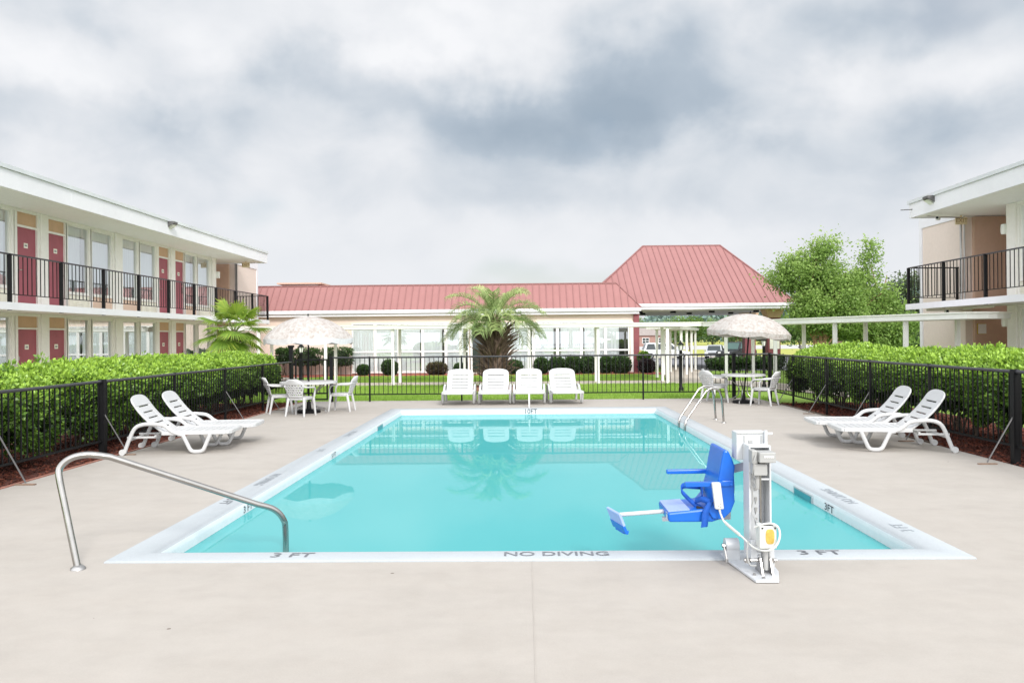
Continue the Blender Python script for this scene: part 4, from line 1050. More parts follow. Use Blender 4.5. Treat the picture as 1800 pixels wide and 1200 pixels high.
# support arm to the seat
m_ = MB(); m_.bar((1.68, 6.06, .72), (1.575, 6.22, .66), .05, .06); m_.bar((1.57, 6.22, .28), (1.585, 6.22, .70), .03, .04); m_.bar((1.06, 6.22, .285), (1.57, 6.22, .295), .035, .03); m_.build('seat_arm', 'lift', Lf)
# seat shell: thick L profile with raised rims
outer = [(1.075, .305), (1.40, .305), (1.475, .33), (1.535, .385), (1.565, .46), (1.572, .56), (1.568, .66), (1.575, .72), (1.555, .775), (1.525, .84)]
inner = [(1.49, .845), (1.465, .72), (1.44, .58), (1.405, .46), (1.36, .405), (1.065, .375)]
m_ = MB(); m_.prism(outer+inner, 'y', 6.01, 6.44); st = m_.build('seat_shell', 'blue', Lf, bevel=.014)
for f in st.data.polygons: f.use_smooth = False
m_ = MB(); m_.prism([(1.075, .378), (1.235, .392), (1.235, .400), (1.072, .388)], 'y', 6.03, 6.42); m_.build('seat_pad', 'blue_pad', st)
m_ = MB(); m_.prism([(1.36, .40), (1.41, .455), (1.445, .575), (1.47, .62), (1.555, .62), (1.565, .46), (1.535, .385), (1.475, .33), (1.40, .335)], 'y', 5.992, 6.008); m_.build('side_panel', 'blue', st, bevel=.006)
for y, x0, z_, in ((6.0, 1.195, .592), (6.45, 1.135, .612)):
    m_ = MB(); m_.bar((x0, y, z_), (1.55, y, z_+.004), .045, .034); m_.tube([(1.535, y-.025, z_), (1.535, y-.034, z_)], .012, 10) if y < 6.2 else None; m_.build('armrest', 'blue', Lf, bevel=.008)
# footrest
m_ = MB(); m_.tube([(1.09, 6.22, .345), (.712, 6.22, .318)], .016, 10); m_.build('footrest_bar', 'lift', Lf)
fd = Vector((-.035, .13, 0)); fn = Vector((.97, .26, 0)); fu = Vector((-.35, -.09, .93)).normalized()
m_ = MB(); m_.obox(Vector((.698, 6.22, .305)), fu*.052, fd, fu.cross(fd).normalized()*.010); fr_ = m_.build('footrest', 'blue_pad', Lf, bevel=.003)
m_ = MB(); m_.obox(Vector((.724, 6.227, .228)), Vector((.012, .003, -.030)), fd*.99, fn*.012); m_.obox(Vector((.748, 6.233, .196)), Vector((.022, .006, -.006)), fd*.6, Vector((.004, .001, .014))); m_.build('footrest_lip', 'blue', fr_, bevel=.004)
m_ = MB(); m_.box(1.068, 1.085, 6.05, 6.10, .312, .37); m_.build('end_plate', 'lift', Lf)
# lap belt: flat webbing loops
def ribbon(m_, pts, w, side):
    P = cr(pts, 6); V = []
    for p in P: V += [p-Vector(side)*w/2, p+Vector(side)*w/2]
    m_.add(V, [(2*i, 2*i+1, 2*i+3, 2*i+2) for i in range(len(P)-1)], True)
m_ = MB()
ribbon(m_, [(1.40, 6.40, .50), (1.33, 6.34, .515), (1.24, 6.28, .53), (1.215, 6.24, .50), (1.25, 6.18, .455), (1.30, 6.12, .41), (1.335, 6.08, .395)], .045, (0, .35, .93))
ribbon(m_, [(1.40, 6.42, .52), (1.37, 6.2, .46), (1.30, 6.14, .44), (1.335, 6.05, .47), (1.385, 6.0, .455)], .045, (.2, 0, .97))
ribbon(m_, [(1.385, 5.99, .46), (1.36, 5.985, .42), (1.34, 5.982, .37), (1.335, 5.982, .30), (1.33, 5.982, .275)], .05, (1, 0, .1))
bl_ = m_.build('lap_belt', 'blue_web', Lf); s_ = bl_.modifiers.new('solidify', 'SOLIDIFY'); s_.thickness = .004
m_ = MB(); m_.obox((1.325, 6.06, .40), (.03, 0, -.008), (0, .02, 0), (.002, 0, .008)); m_.build('buckle', 'rubber', bl_)
# hand control and its cable
m_ = MB(); m_.obox((1.427, 5.955, .515), (.033, 0, 0), (0, .018, 0), (.012, 0, -.10)); hc = m_.build('hand_control', 'lightgrey', Lf, bevel=.01)
m_ = MB()
for x, z_ in ((1.43, .44), (1.445, .455), (1.445, .435)): m_.tube([(x, 5.937, z_), (x, 5.934, z_)], .005, 6)
m_.build('button', 'grey', hc)
m_ = MB(); m_.tube([(1.44, 5.955, .415), (1.447, 5.95, .375)], [.010, .006], 8)
m_.tube(cr([(1.447, 5.95, .38), (1.47, 5.93, .325), (1.515, 5.86, .285), (1.56, 5.78, .25), (1.61, 5.66, .205), (1.675, 5.575, .205), (1.735, 5.56, .245), (1.762, 5.565, .31), (1.755, 5.575, .365), (1.72, 5.585, .39), (1.665, 5.60, .385), (1.612, 5.65, .35)], 8), .0075, 8)
hx = cr([(1.475, 5.925, .32), (1.515, 5.86, .285), (1.56, 5.78, .25)], 60); pts = []
for i, p in enumerate(hx[:100]):
    a = i*1.35; pts.append(p+Vector((0, math.cos(a)*.012, math.sin(a)*.012)))
m_.tube(pts, .004, 5); m_.build('cable', 'lightgrey', Lf)
m_ = MB(); m_.tube(cr([(1.64, 5.695, .855), (1.622, 5.67, .82), (1.618, 5.70, .74), (1.630, 5.78, .63), (1.645, 5.80, .52), (1.635, 5.80, .43), (1.645, 5.70, .37)], 6), .005, 6)
m_.tube(cr([(1.58, 5.70, .24), (1.56, 5.66, .16), (1.575, 5.64, .09), (1.62, 5.64, .085)], 6), .005, 6); m_.tube(cr([(1.715, 5.66, .21), (1.715, 5.65, .16), (1.725, 5.67, .11)], 5), .005, 6); m_.build('wire', 'grey', Lf)

# ------------------------------------------------------------------ hedges
def hedge(label, x0, x1, y0, y1, zf, zbk, n, base=.34, sprigs=(), seed=1, group=None, mat='hedge', size=.062, cat='hedge', topbright=1.0):
    """clipped hedge: x0 is the face towards the pool, x1 the back"""
    o = wroot('hedge', label, cat, ((x0+x1)/2, (y0+y1)/2, 0), group); rg = np.random.default_rng(seed); s = 1 if x1 > x0 else -1; w = abs(x1-x0)
    sec = np.array([(.10*w, base-.12), (.015, base+.15), (0, .75*zf), (.03, zf-.10), (.14*w, zf+.05), (.45*w, (zf+zbk)/2+.09), (.8*w, zbk+.03), (.97*w, zbk-.2), (w, .8), (.93*w, base)])
    dl = np.linalg.norm(np.diff(sec, axis=0), axis=1); cum = np.concatenate([[0], np.cumsum(dl)]); front = cum[-3]
    ns = n//7; t = np.where(rg.random(ns) < .84, rg.uniform(0, front, ns), rg.uniform(front, cum[-1], ns)); yy = rg.uniform(y0, y1, ns)
    sx = np.interp(t, cum, sec[:, 0]); sz = np.interp(t, cum, sec[:, 1])
    gx = np.interp(t+.05, cum, sec[:, 0])-np.interp(t-.05, cum, sec[:, 0]); gz = np.interp(t+.05, cum, sec[:, 1])-np.interp(t-.05, cum, sec[:, 1])
    nx, nz = -gz, gx; ln = np.sqrt(nx*nx+nz*nz)+1e-6; nx, nz = nx/ln, nz/ln
    P = np.stack([x0+s*sx, yy, sz], 1); Nn = np.stack([s*nx, np.zeros(ns), nz], 1)
    # the two ends are rounded in
    endd = np.minimum(yy-y0, y1-yy); P[:, 2] -= .22*np.exp(-endd/.14)*(sz/1.2); P[:, 0] += s*(.5*w-sx)*.5*np.exp(-endd/.16)
    Nn[:, 1] += np.where(yy-y0 < y1-yy, -1, 1)*np.exp(-endd/.12)*1.5; Nn = norm(Nn)
    b = vnoise(P, 2.3, seed)*.08+vnoise(P, 7, seed+1)*.075
    depth = np.abs(rg.normal(0, .075, ns)); P = P+Nn*(b-depth)[:, None]
    lowgap = (sz < base+.25) & (vnoise(P, 2.2, seed+3) > -.1); keep = ~lowgap; P, Nn, depth, sz2 = P[keep], Nn[keep], depth[keep], sz[keep]; nzk = nz[keep]
    k = 7; Q = np.repeat(P, k, 0)+rg.normal(0, .030, (len(P)*k, 3)); D = np.repeat(Nn, k, 0)*.75+rg.normal(0, .75, (len(P)*k, 3)); D[:, 2] += .25
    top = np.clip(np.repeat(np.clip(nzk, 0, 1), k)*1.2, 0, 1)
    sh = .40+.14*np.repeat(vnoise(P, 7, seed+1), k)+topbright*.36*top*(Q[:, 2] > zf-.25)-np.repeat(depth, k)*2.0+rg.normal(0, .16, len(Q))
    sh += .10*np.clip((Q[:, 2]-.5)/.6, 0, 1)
    Vs, Fs, Ss = leafset(Q, D, size, .55, sh, rng=rg); VV, FF, SS = [Vs], [Fs], [Ss]
    for (x, y, h_) in sprigs:                           # shoots that have outgrown the clipping
        m = int(60*h_/.3); tt = rg.random(m)**.7; R_ = .10*(1-tt*.6); a = rg.uniform(0, 6.28, m)
        C = np.stack([x+np.cos(a)*R_, y+np.sin(a)*R_, (zf+zbk)/2-.1+(h_+.1)*tt], 1); Dd = np.stack([np.cos(a)*.6, np.sin(a)*.6, np.full(m, .8)], 1)+rg.normal(0, .3, (m, 3))
        v, f, q = leafset(C, Dd, .075, .5, .62+rg.normal(0, .15, m), rng=rg); VV.append(v); FF.append(f); SS.append(q)
    offs = np.cumsum([0]+[len(v) for v in VV[:-1]])
    npmesh('foliage', np.concatenate(VV), np.concatenate([f+o_ for f, o_ in zip(FF, offs)]), mat, o, np.concatenate(SS))
    # dim interior twigs and stems
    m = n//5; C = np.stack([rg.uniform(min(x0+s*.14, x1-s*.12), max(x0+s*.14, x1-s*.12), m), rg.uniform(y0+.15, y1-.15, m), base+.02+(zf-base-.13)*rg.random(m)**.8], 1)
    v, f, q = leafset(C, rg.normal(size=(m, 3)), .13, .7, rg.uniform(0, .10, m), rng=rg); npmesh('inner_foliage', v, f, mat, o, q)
    y = y0+.25
    while y < y1-.1:
        m_ = MB(); x = (x0+x1)/2+random.uniform(-.25, .25); p0 = Vector((x, y, -.06))
        for _ in range(3):
            p1 = p0+Vector((random.uniform(-.3, .3), random.uniform(-.25, .25), random.uniform(.55, .95))); m_.tube([p0, p0.lerp(p1, .5)+Vector((random.uniform(-.05, .05), random.uniform(-.05, .05), 0)), p1], [.02, .015, .008], 5)
        m_.build('stem', 'darkbark', o); y += random.uniform(.4, .65)
    return o
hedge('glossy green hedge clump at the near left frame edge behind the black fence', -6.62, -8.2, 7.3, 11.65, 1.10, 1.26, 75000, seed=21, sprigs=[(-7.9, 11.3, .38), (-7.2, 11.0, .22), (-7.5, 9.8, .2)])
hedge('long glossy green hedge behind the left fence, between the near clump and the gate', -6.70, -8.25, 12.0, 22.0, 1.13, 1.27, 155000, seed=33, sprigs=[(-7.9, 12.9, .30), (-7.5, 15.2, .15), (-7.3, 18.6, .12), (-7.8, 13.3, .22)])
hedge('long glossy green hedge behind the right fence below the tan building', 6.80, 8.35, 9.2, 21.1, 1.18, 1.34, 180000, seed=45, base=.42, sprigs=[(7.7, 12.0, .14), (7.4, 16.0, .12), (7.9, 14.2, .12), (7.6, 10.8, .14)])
hedge('low dark clipped hedge on the lawn behind the right umbrella table', 8.3, 11.9, 36.2, 37.2, .60, .66, 16000, base=.2, seed=51, mat='shrub', size=.10, topbright=.9)
hedge('dark clipped hedge seen between the walkway posts beyond the lawn on the right', 19.0, 23.0, 44.6, 46.0, 1.20, 1.3, 12000, base=.3, seed=52, mat='shrub', size=.16, topbright=.8)

# ------------------------------------------------------------------ rounded shrubs along the back building
def shrub(x, y, rx, z0, z1, label, mat='shrub', boxy=.0, n=2600, trunk=True):
    o = wroot('shrub', label, 'shrub', (x, y, 0), 'shrubs along the back building'); rg = np.random.default_rng(int(abs(x)*100)+7)
    u = norm(rg.normal(size=(n, 3))); e = 1-boxy*.55
    u = np.sign(u)*np.abs(u)**e; hz_ = (z1-z0)/2; c = np.array([x, y, (z0+z1)/2])
    rr = rg.uniform(.80, 1.03, n)+.06*vnoise(u*2, 2.4, int(abs(x*10)))
    P = c+u*np.array([rx, rx*.8, hz_])*rr[:, None]; P[:, 2] = np.maximum(P[:, 2], z0+.02)
    sh = .42+.30*u[:, 2]+rg.normal(0, .14, n)-(1-rr)*.8
    V, F, q = leafset(P, u*.6+rg.normal(0, .6, (n, 3)), .085, .6, sh, rng=rg); npmesh('foliage', V, F, mat, o, q)
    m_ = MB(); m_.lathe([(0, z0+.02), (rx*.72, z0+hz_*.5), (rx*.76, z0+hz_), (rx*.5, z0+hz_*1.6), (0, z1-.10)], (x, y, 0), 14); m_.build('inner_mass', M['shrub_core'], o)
    for k in range(3):
        m_ = MB(); m_.tube([(x+random.uniform(-.08, .08), y, -.06), (x+random.uniform(-.2, .2)*rx*2, y, z0+hz_*.8)], .03, 5); m_.build('stem', 'darkbark', o)
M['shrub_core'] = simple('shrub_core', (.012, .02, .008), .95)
SY = 38.7
for px, wpx, zt, zb_, y, lab, mt, bx_ in (
    (498, 27, 1.30, .62, 39.2, 'dark trimmed block shrub against the beige wall, farthest left behind the hedge end', 'shrub', .8),
    (538, 44, 1.30, .45, 39.2, 'dark trimmed block shrub behind the left umbrella pole', 'shrub', .8),
    (592, 53, 1.32, .42, 39.2, 'wide dark trimmed block shrub beside the first white-framed window', 'shrub', .85),
    (637, 20, .46, -.04, SY, 'small round shrub below the first white-framed window', 'shrub', .2),
    (684, 28, .70, -.04, SY, 'dense globe shrub standing alone behind the far fence, left of the loungers', 'shrub', .1),
    (767, 35, .55, -.04, SY, 'brownish flattened globe shrub above the leftmost far lounger', 'shrub_brown', .2),
    (808, 19, .48, .05, SY, 'small round shrub left of the dark doorway', 'shrub', .2),
    (903, 30, .62, -.04, SY, 'loose green shrub right beside the shaggy palm trunk', 'shrub', .2),
    (951, 25, .74, -.04, SY, 'dark globe shrub right of the shaggy palm, first of the row', 'shrub', .1),
    (979, 29, .74, -.04, SY+.2, 'globe shrub second in the row right of the palm', 'shrub', .2),
    (1006, 30, .80, -.04, SY, 'globe shrub third in the row right of the palm', 'shrub', .3),
    (1033, 29, .80, -.04, SY-.1, 'globe shrub fourth in the row, before the paired walkway posts', 'shrub', .3),
    (1064, 20, .78, -.04, SY+.1, 'narrow dark shrub just behind the paired walkway posts', 'shrub', .3),
    (1090, 36, .80, -.04, SY, 'wide dark globe shrub next to the maroon corner pilaster', 'shrub', .3),
    (1136, 28, .60, -.04, 38.9, 'dark purplish globe shrub on the mulch right of the maroon pilaster', 'shrub_purple', .2),
    (1131, 20, .95, .40, 39.6, 'bright green shrub rising behind the purplish one', 'hedge', .2)):
    shrub((px-922)*y/1400, y, wpx/2*y/1400, zb_, zt, lab, mt, bx_)

# ------------------------------------------------------------------ palms
def pindo(x, y):
    o = wroot('feather_palm', 'shaggy feather palm with drooping grey-green fronds in a brick ring on the lawn', 'palm', (x, y, 0)); rg = np.random.default_rng(5)
    m_ = MB(); m_.lathe([(.33, -.06), (.30, .3), (.27, 1.0), (.30, 1.7), (.24, 2.2), (.12, 2.5)], (x, y, 0), 14); tr = m_.build('trunk', 'boot', o)
    m_ = MB()
    for k in range(300):
        t = rg.random(); z0 = .15+1.75*t; a = rg.uniform(0, 6.28); r0 = .22; tilt = rad(rg.uniform(10, 42)+16*t); L = rg.uniform(.45, .85)*(.75+.40*t)
        d0 = Vector((math.cos(a), math.sin(a), 0)); p = [Vector((x, y, z0))+d0*r0]
        for s_ in (.35, .7, 1.):
            tt = tilt+rad(10)*s_; p.append(p[0]+(d0*math.sin(tt)+Vector((0, 0, math.cos(tt))))*L*s_)
        m_.tube(p, [.040, .030, .022, .010], 5)
    m_.build('leaf_base', 'boot', tr)
    m_ = MB()
    for k in range(70):                                 # thin dead stalks hanging around the trunk
        a = rg.uniform(0, 6.28); d0 = Vector((math.cos(a), math.sin(a), 0)); z0 = rg.uniform(.1, 1.0); L = rg.uniform(.4, .8)
        b0 = Vector((x, y, z0))+d0*.25; m_.tube([b0, b0+d0*L*.5+Vector((0, 0, L*.25)), b0+d0*L*.9+Vector((0, 0, L*rg.uniform(-.1, .5)))], [.014, .010, .005], 4)
    m_.build('dry_stalk', 'boot', tr)
    V, F, Q = [], [], []; rc = MB(); base = 0
    for k in range(36):
        u = (k+.5)/36; el = rad(66-68*u**.85+rg.uniform(-9, 9)); az = k*2.39996+rg.uniform(-.2, .2); L = rg.uniform(1.5, 2.0)*(.82+.18*math.cos(el))
        if math.sin(az) < -.25 and el < rad(12): continue
        if math.sin(az) < -.25 and el < rad(48): L *= .75
        d = np.array([math.cos(az)*math.cos(el), math.sin(az)*math.cos(el), math.sin(el)]); p = np.array([x, y, 2.28])+d*.12; pts = [p.copy()]; st = 16
        sag = rg.uniform(2.2, 3.4)
        for i in range(st):
            d = d+np.array([0, 0, -1])*(sag/st)*(i/st)**.6*.95; d = d/np.linalg.norm(d); p = p+d*L/st; pts.append(p.copy())
        pts = np.array(pts); rc.tube([Vector(q) for q in pts], [.020-.016*i/st for i in range(st+1)], 4)
        m = 44
        for s_ in (-1, 1):
            t = np.linspace(.22, .995, m)*st; i0 = np.minimum(t.astype(int), st-1); fr = (t-i0)[:, None]
            B = pts[i0]*(1-fr)+pts[i0+1]*fr; T = norm(pts[i0+1]-pts[i0]); sd = norm(np.cross(T, np.array([0, 0, 1.])+0*T)); up = np.cross(sd, T)
            D = T*.62+s_*sd*.80+up*rg.uniform(.15, .7, (m, 1)); D = norm(D); Ll = .46*np.sin(np.linspace(.35, 2.75, m))[:, None]**.7*rg.uniform(.85, 1.1, (m, 1))
            W_ = np.cross(D, up); W_ = norm(W_)*.009; mid = B+D*Ll*.6; tip = B+D*Ll+np.array([0, 0, -1])*Ll*rg.uniform(.25, .75, (m, 1))
            V.append(np.stack([B-W_, B+W_, mid+W_, mid-W_, mid-W_, mid+W_, tip+W_*.2, tip-W_*.2], 1).reshape(-1, 3)); F.append(np.arange(8*m).reshape(-1, 4)+base); base += 8*m
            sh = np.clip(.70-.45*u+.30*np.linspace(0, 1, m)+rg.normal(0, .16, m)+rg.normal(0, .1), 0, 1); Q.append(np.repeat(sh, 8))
    cr_ = npmesh('crown', np.concatenate(V), np.concatenate(F), 'pindo', o, np.concatenate(Q)); rc.build('frond_stalk', M['pindo_stalk'], cr_)
M['pindo_stalk'] = simple('palm_stalk', (.22, .27, .10), .6)
pindo(-1.0, 26.7)
o = root('planter_ring', 'low ring of red bricks around the foot of the shaggy palm', 'brick edging', (-1.0, 26.6, -.07)); m_ = MB()
for k in range(26):
    a = 2*PI*k/26; c, s = math.cos(a), math.sin(a)
    for lv in range(2): m_.obox((c*.85, s*.85, .05+lv*.085), (-s*.092, c*.092, 0), (c*.05, s*.05, 0), (0, 0, .038))
m_.build('brick_course', 'brick', o); MB().lathe([(.0, .10), (.80, .09)], n=24).build('mulch_fill', 'mulch', o)

def fanpalm(x, y):
    o = wroot('fan_palm', 'young fan palm with yellow-green leaves rising behind the left hedge', 'palm', (x, y, 0)); rg = np.random.default_rng(8)
    m_ = MB(); m_.lathe([(.16, -.06), (.14, .8), (.13, 1.5), (.16, 1.85), (.05, 2.05)], (x, y, 0), 12); tr = m_.build('trunk', 'boot', o)
    m_ = MB()
    for k in range(40):
        a = rg.uniform(0, 6.28); d0 = Vector((math.cos(a), math.sin(a), 0)); z0 = rg.uniform(.6, 1.8); b0 = Vector((x, y, z0))+d0*.11; m_.tube([b0, b0+d0*.10+Vector((0, 0, .22)), b0+d0*.2+Vector((0, 0, .3))], [.03, .022, .01], 5)
    m_.build('leaf_base', 'boot', tr)
    V, F, Q = [], [], []; base = 0; st_ = MB()
    for k in range(24):
        u = (k+.5)/24; el = rad(78-118*u); az = k*2.39996+.5; d = np.array([math.cos(az)*math.cos(el), math.sin(az)*math.cos(el), math.sin(el)])
        L = rg.uniform(.50, .72); p0 = np.array([x, y, 1.90]); p1 = p0+d*L+np.array([0, 0, .06]); st_.tube([Vector(p0), Vector((p0+p1)/2+np.array([0, 0, .05])), Vector(p1)], [.018, .013, .010], 5)
        dd = p1-p0; dd[2] -= .30; dd /= np.linalg.norm(dd); sd = np.cross(dd, [0, 0, 1.]); sd /= np.linalg.norm(sd); up = np.cross(sd, dd); R = rg.uniform(.52, .68); m = 34
        for j in range(m):
            a = rad(-118+236*j/(m-1)); r_ = R*(1-.28*abs(a)/rad(118))*rg.uniform(.92, 1.05); D = dd*math.cos(a)+sd*math.sin(a)+up*.12*math.cos(a*2); D /= np.linalg.norm(D)
            sv = -dd*math.sin(a)+sd*math.cos(a); w = r_*.042; q0 = p1; q1 = p1+D*r_*.58; q2 = p1+D*r_+np.array([0, 0, -.16*r_*rg.uniform(.5, 1.8)])
            V.append(np.array([q0-sv*.006, q0+sv*.006, q1+sv*w+up*.006, q1-sv*w-up*.012, q1-sv*w-up*.012, q1+sv*w+up*.006, q2+sv*.004, q2-sv*.004])); F.append(np.arange(8).reshape(2, 4)+base); base += 8
            s0 = .62-.28*u+rg.normal(0, .10); tipc = s0+.15+(.35 if u > .75 else 0); Q.append(np.array([s0]*4+[s0, s0, tipc, tipc]))
    c_ = npmesh('crown', np.concatenate(V), np.concatenate(F), 'fanpalm', o, np.concatenate(Q)); st_.build('leaf_stalk', M['pindo_stalk'], c_)
fanpalm(-8.95, 24.4)

# ------------------------------------------------------------------ broadleaf trees
def tree(label, base, blobs, n, size, mat, stems, group, bark='bark', seed=1, clusters=60, cl=.30, trunk_r=.10, name='tree'):
    o = wroot(name, label, 'tree', base, group); rg = np.random.default_rng(seed); base = np.array(base, float)
    vol = np.array([b[3]*b[4]*b[5] for b in blobs])**.75; vol /= vol.sum(); C = []; B = []
    for (bx_, by_, bz_, rx, ry, rz_), f in zip(blobs, vol):
        k = max(4, int(clusters*f)); u = norm(rg.normal(size=(k, 3))); r_ = rg.uniform(.25, 1.0, k)**.6
        C.append(base+np.array([bx_, by_, bz_])+u*r_[:, None]*np.array([rx, ry, rz_])); B.append(r_*(.6+.4*u[:, 2]))
    C = np.concatenate(C); B = np.concatenate(B); m = n//len(C); sc = rg.uniform(.6, 1.3, len(C))*cl
    P = np.repeat(C, m, 0)+rg.normal(size=(len(C)*m, 3))*np.repeat(sc, m)[:, None]*np.array([1, 1, .8])
    dz = (P[:, 2]-np.repeat(C[:, 2], m))/np.repeat(sc, m)
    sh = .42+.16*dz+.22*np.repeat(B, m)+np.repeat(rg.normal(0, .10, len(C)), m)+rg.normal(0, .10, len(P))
    V, F, q = leafset(P, rg.normal(size=(len(P), 3))+np.array([0, 0, -.2]), size, .6, sh, rng=rg); npmesh('crown', V, F, mat, o, q)
    m_ = MB(); zt = max(b[2]+b[5]*.1 for b in blobs)*.9
    for (dx, dy, lx, ly) in stems:
        p = [Vector(base)+Vector((dx*t, dy*t, 0))+Vector((lx*t**1.6, ly*t**1.6, zt*t-.06)) + Vector((random.uniform(-.05, .05), random.uniform(-.05, .05), 0)) for t in np.linspace(0, 1, 7)]
        m_.tube(p, [trunk_r*(1-.8*t) for t in np.linspace(0, 1, 7)], 7)
        near = C[rg.choice(len(C), min(len(C), 16), replace=False)]
        for c in near:
            t = rg.uniform(.3, .9); i = min(5, int(t*6)); a = p[i]; b_ = Vector(c)
            if (b_-a).length < zt*.6: m_.tube([a, a.lerp(b_, .5)+Vector((0, 0, .12)), b_], [trunk_r*.35, trunk_r*.22, trunk_r*.06], 5)
    m_.build('trunk', bark, o)
    return o
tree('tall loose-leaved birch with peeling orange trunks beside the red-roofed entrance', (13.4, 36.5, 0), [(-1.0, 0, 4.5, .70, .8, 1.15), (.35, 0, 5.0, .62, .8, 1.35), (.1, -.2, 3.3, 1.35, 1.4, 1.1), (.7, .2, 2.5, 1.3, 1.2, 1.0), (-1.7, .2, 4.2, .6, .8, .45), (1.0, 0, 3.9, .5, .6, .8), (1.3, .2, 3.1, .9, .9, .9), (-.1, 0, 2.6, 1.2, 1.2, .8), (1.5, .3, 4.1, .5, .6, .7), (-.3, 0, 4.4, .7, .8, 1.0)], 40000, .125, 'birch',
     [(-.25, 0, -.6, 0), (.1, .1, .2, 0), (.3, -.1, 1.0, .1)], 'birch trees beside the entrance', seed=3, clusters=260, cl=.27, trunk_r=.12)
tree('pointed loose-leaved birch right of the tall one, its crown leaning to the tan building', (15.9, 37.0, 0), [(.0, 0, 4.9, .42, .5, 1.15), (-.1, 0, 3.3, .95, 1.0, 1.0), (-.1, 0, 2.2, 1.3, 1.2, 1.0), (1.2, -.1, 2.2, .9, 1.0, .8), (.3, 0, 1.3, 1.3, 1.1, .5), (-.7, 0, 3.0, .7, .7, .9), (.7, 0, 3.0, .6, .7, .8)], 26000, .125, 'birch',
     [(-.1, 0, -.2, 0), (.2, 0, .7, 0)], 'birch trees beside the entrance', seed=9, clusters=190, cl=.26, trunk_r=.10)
tree('dark spreading tree between the birches and the tan corner building', (37.0, 78, -.7), [(0, 0, 6.4, 1.9, 2, 1.5), (1.6, 0, 4.6, 2.6, 2, 1.6), (-1.0, 0, 4.4, 2.2, 2, 1.6), (1.2, 0, 2.6, 3, 2, 1.2)], 9000, .30, 'darktree', [(0, 0, .3, 0)], None, 'darkbark', 14, 60, .60, .25)
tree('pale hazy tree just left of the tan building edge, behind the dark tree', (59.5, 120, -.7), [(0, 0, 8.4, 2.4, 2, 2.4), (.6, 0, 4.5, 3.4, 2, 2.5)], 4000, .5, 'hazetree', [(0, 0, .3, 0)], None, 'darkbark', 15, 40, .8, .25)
tree('small dark-trunked tree seen under the walkway roof left of the brick house', (27.5, 63, -.4), [(0, 0, 2.6, 2.0, 1.5, .9), (.8, 0, 2.1, 1.6, 1.2, .7), (-1.4, 0, 2.4, 1.6, 1.2, .9)], 5000, .20, 'midtree', [(0, 0, -.6, 0), (.1, 0, .7, 0)], None, 'darkbark', 16, 40, .4, .11)
for i, (px, y, h, lab) in enumerate(((1212, 105, 5.2, 'small forked tree on the grass strip behind the white van'), (1296, 108, 5.6, 'small forked tree behind the dark parked car and the maroon column'),
                                      (1405, 90, 5.0, 'bushy green tree seen under the walkway between birch and right umbrella'))):
    x = (px-922)*y/1400; sc = h/5
    tree(lab, (x, y, -.75), [(0, 0, 3.6*sc, 1.9, 1.6, 1.2), (-1, 0, 2.9*sc, 1.5, 1.4, .9), (1.1, 0, 3.0*sc, 1.5, 1.4, .9)], 3600, .28, 'midtree', [(0, 0, -.5, 0), (0, 0, .7, 0)], None, 'darkbark', 60+i, 36, .5, .11)
# trees across the road: three built, the rest copied
proto = []
for i in range(3):
    t_ = tree('green roadside tree in the row across the far road', (0, 0, 0), [(0, 0, 6.0, 3.0, 2.5, 2.6), (-2, 0, 4.6, 2.6, 2.2, 2.0), (2.1, 0, 4.4, 2.6, 2.2, 2.2), (0, 0, 2.6, 3.6, 2.5, 1.5)], 2600, .62, 'fartree', [(0, 0, .2, 0)], 'trees across the far road', 'darkbark', 70+i, 44, .95, .22)
    proto.append(t_)
spots = []; x = 8
rg = random.Random(4)
while x < 118:
    spots.append((x, 232+rg.uniform(-6, 12), rg.uniform(.72, 1.05))); x += rg.uniform(4.4, 6.2)
for i, (x, y, s_) in enumerate(spots):
    p = proto[i % 3]
    if i < 3: p.location = (x, y, -.8); p.scale = (s_, s_, s_); p.rotation_euler = (0, 0, rg.uniform(0, 6))
    else: copy_thing(p, (x, y, -.8), rg.uniform(0, 6), 'green roadside tree in the row across the far road', scale=(s_, s_, s_))
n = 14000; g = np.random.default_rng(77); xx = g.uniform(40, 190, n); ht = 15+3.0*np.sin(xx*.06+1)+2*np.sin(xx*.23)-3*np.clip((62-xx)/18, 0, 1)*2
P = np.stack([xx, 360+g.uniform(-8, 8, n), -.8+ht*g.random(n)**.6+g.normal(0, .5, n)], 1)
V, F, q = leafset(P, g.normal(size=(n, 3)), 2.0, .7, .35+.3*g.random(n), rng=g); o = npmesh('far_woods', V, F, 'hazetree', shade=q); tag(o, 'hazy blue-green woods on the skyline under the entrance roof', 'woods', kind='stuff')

# ------------------------------------------------------------------ distant houses and cars
def house(label, x, y, w, h, col):
    o = wroot('distant_house', label, 'house', (x, y, -.8)); MB().box(x-w/2, x+w/2, y, y+8, -.8, h).build('wall', col, o)
    m_ = MB(); m_.prism([(y-.5, h), (y+8.5, h), (y+4, h+2.0)], 'x', x-w/2-.4, x+w/2+.4); m_.build('roof', 'shingle', o)
    for k in (-.3, .22):
        f_ = MB().box(x+w*k-.9, x+w*k+.9, y-.06, y-.003, h-2.1, h-.6).build('window', 'paint_white', o); m_ = MB()
        for i in (0, 1):
            for j in (0, 1): m_.box(x+w*k-.8+i*.85, x+w*k-.05+i*.85, y-.09, y-.061, h-2.0+j*.7, h-1.4+j*.7)
        m_.build('pane', 'carglass', f_)
house('brick house with white window seen between the walkway posts at right', 86, 190, 22, 1.6, 'housebrick')
house('small brick building across the road behind the white van', 33.5, 205, 8, 2.1, 'housebrick')

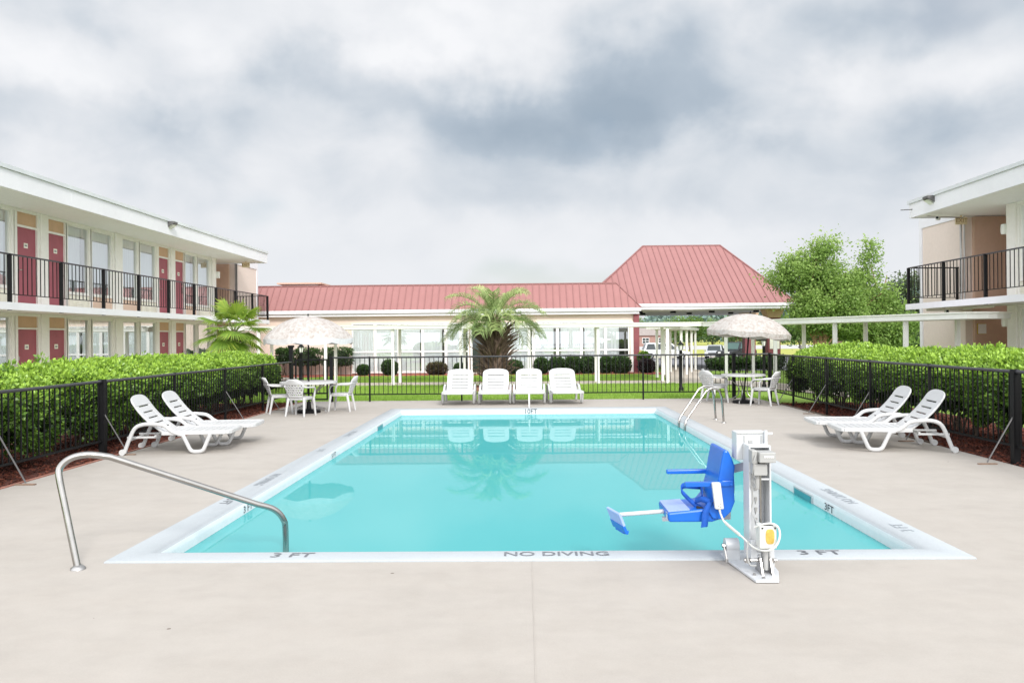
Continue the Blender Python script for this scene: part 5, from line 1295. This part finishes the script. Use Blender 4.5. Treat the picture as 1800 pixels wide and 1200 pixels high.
def car(label, loc, rz, L, Wd, Ht, body, glass, van=False, group='cars in the parking lot'):
    o = root('parked_car', label, 'car', loc, rz, group); h = L/2; w = Wd/2
    zb = .28; zw = Ht*.54
    low = [(-h, zb+.10), (-h+.05, zw-.05), (-h+.25, zw+.02)]+([(h-1.25, zw), (h-.35, zw-.14), (h-.03, zw-.30), (h, zb+.15), (h-.12, zb)] if van else [(h-1.35, zw+.02), (h-.15, zw-.05), (h, zw-.20), (h, zb+.12), (h-.1, zb)])+[(-h+.1, zb)]
    m_ = MB(); m_.prism(low, 'y', -w, w); bd = m_.build('body', body, o, bevel=.07)
    g0, g1 = (-h+.10, h-1.05) if van else (-h+.20, h-1.25); r0, r1 = (-h+.42, h-2.0) if van else (-h+.55, h-1.85)
    tw = w*.80; z1 = Ht
    V = [(g0, -w*.96, zw-.01), (g1, -w*.96, zw-.01), (g1, w*.96, zw-.01), (g0, w*.96, zw-.01), (r0, -tw, z1), (r1, -tw, z1), (r1, tw, z1), (r0, tw, z1)]
    F = [(0, 1, 5, 4), (1, 2, 6, 5), (2, 3, 7, 6), (3, 0, 4, 7), (4, 5, 6, 7)]
    m_ = MB(); m_.add(V, F); cb_ = m_.build('cabin', body, o, bevel=.05)
    def pane(ids, name, s0=.07, s1=.93, t0=.12, t1=.88, off=.012):
        a, b, c, d = [Vector(V[i]) for i in ids]; nn = (b-a).cross(d-a).normalized()
        f = lambda s, t: (a.lerp(b, s)).lerp(d.lerp(c, s), t)+nn*off
        m_ = MB(); m_.quad(f(s0, t0), f(s1, t0), f(s1, t1), f(s0, t1)); m_.build(name, glass, cb_)
    pane((1, 2, 6, 5), 'windscreen'); pane((3, 0, 4, 7), 'rear_window')
    cuts = ((.05, .32), (.35, .63), (.66, .93)) if van else ((.06, .34), (.37, .66), (.69, .93))
    for a, b in cuts: pane((0, 1, 5, 4), 'side_window', a, b); pane((2, 3, 7, 6), 'side_window', 1-b, 1-a)
    for x in (-h+.85, h-.90):
        for s in (-1, 1):
            t_ = MB(); t_.tube([(x, s*(w-.20), .33), (x, s*(w+.015), .33)], .33, 18); wh = t_.build('wheel', 'rubber', o)
            t_ = MB(); t_.tube([(x, s*(w+.016), .33), (x, s*(w+.03), .33)], .20, 14); t_.build('rim', 'rim', wh)
    for s in (-1, 1):
        MB().box(h-.10, h+.012, s*(w-.42)-.16, s*(w-.42)+.16, zw-.32, zw-.16).build('headlight', 'lampglass', o, bevel=.02)
        MB().box(-h-.012, -h+.08, s*(w-.18)-.11, s*(w-.18)+.11, zw-.36, zw-.05).build('tail_light', 'red_lens', o, bevel=.02)
        MB().box(g1-.35, g1-.15, s*(w+.09)-.08, s*(w+.09)+.08, zw+.02, zw+.17).build('mirror', body, o, bevel=.02)
    MB().box(h-.02, h+.02, -w*.55, w*.55, zb+.16, zb+.36).build('grille', 'rubber', o, bevel=.01)
    m_ = MB(); m_.box(h-.08, h+.06, -w+.05, w-.05, zb-.02, zb+.14); m_.box(-h-.06, -h+.08, -w+.05, w-.05, zb-.02, zb+.14); m_.build('bumper', body, o, bevel=.03)
    return o
car('white minivan parked side-on beyond the entrance walkway', (15.3, 87, -.70), 0., 5.1, 1.95, 1.75, 'carwhite', 'carglass', True)
car('black off-road car parked three-quarter on behind the low clipped hedge', (21.2, 80, -.62), rad(222), 4.5, 1.85, 1.75, 'carblack', 'greenglass')
car('silver car half hidden left of the black one', (20.9, 88, -.70), rad(252), 4.4, 1.8, 1.45, 'carsilver', 'carglass')
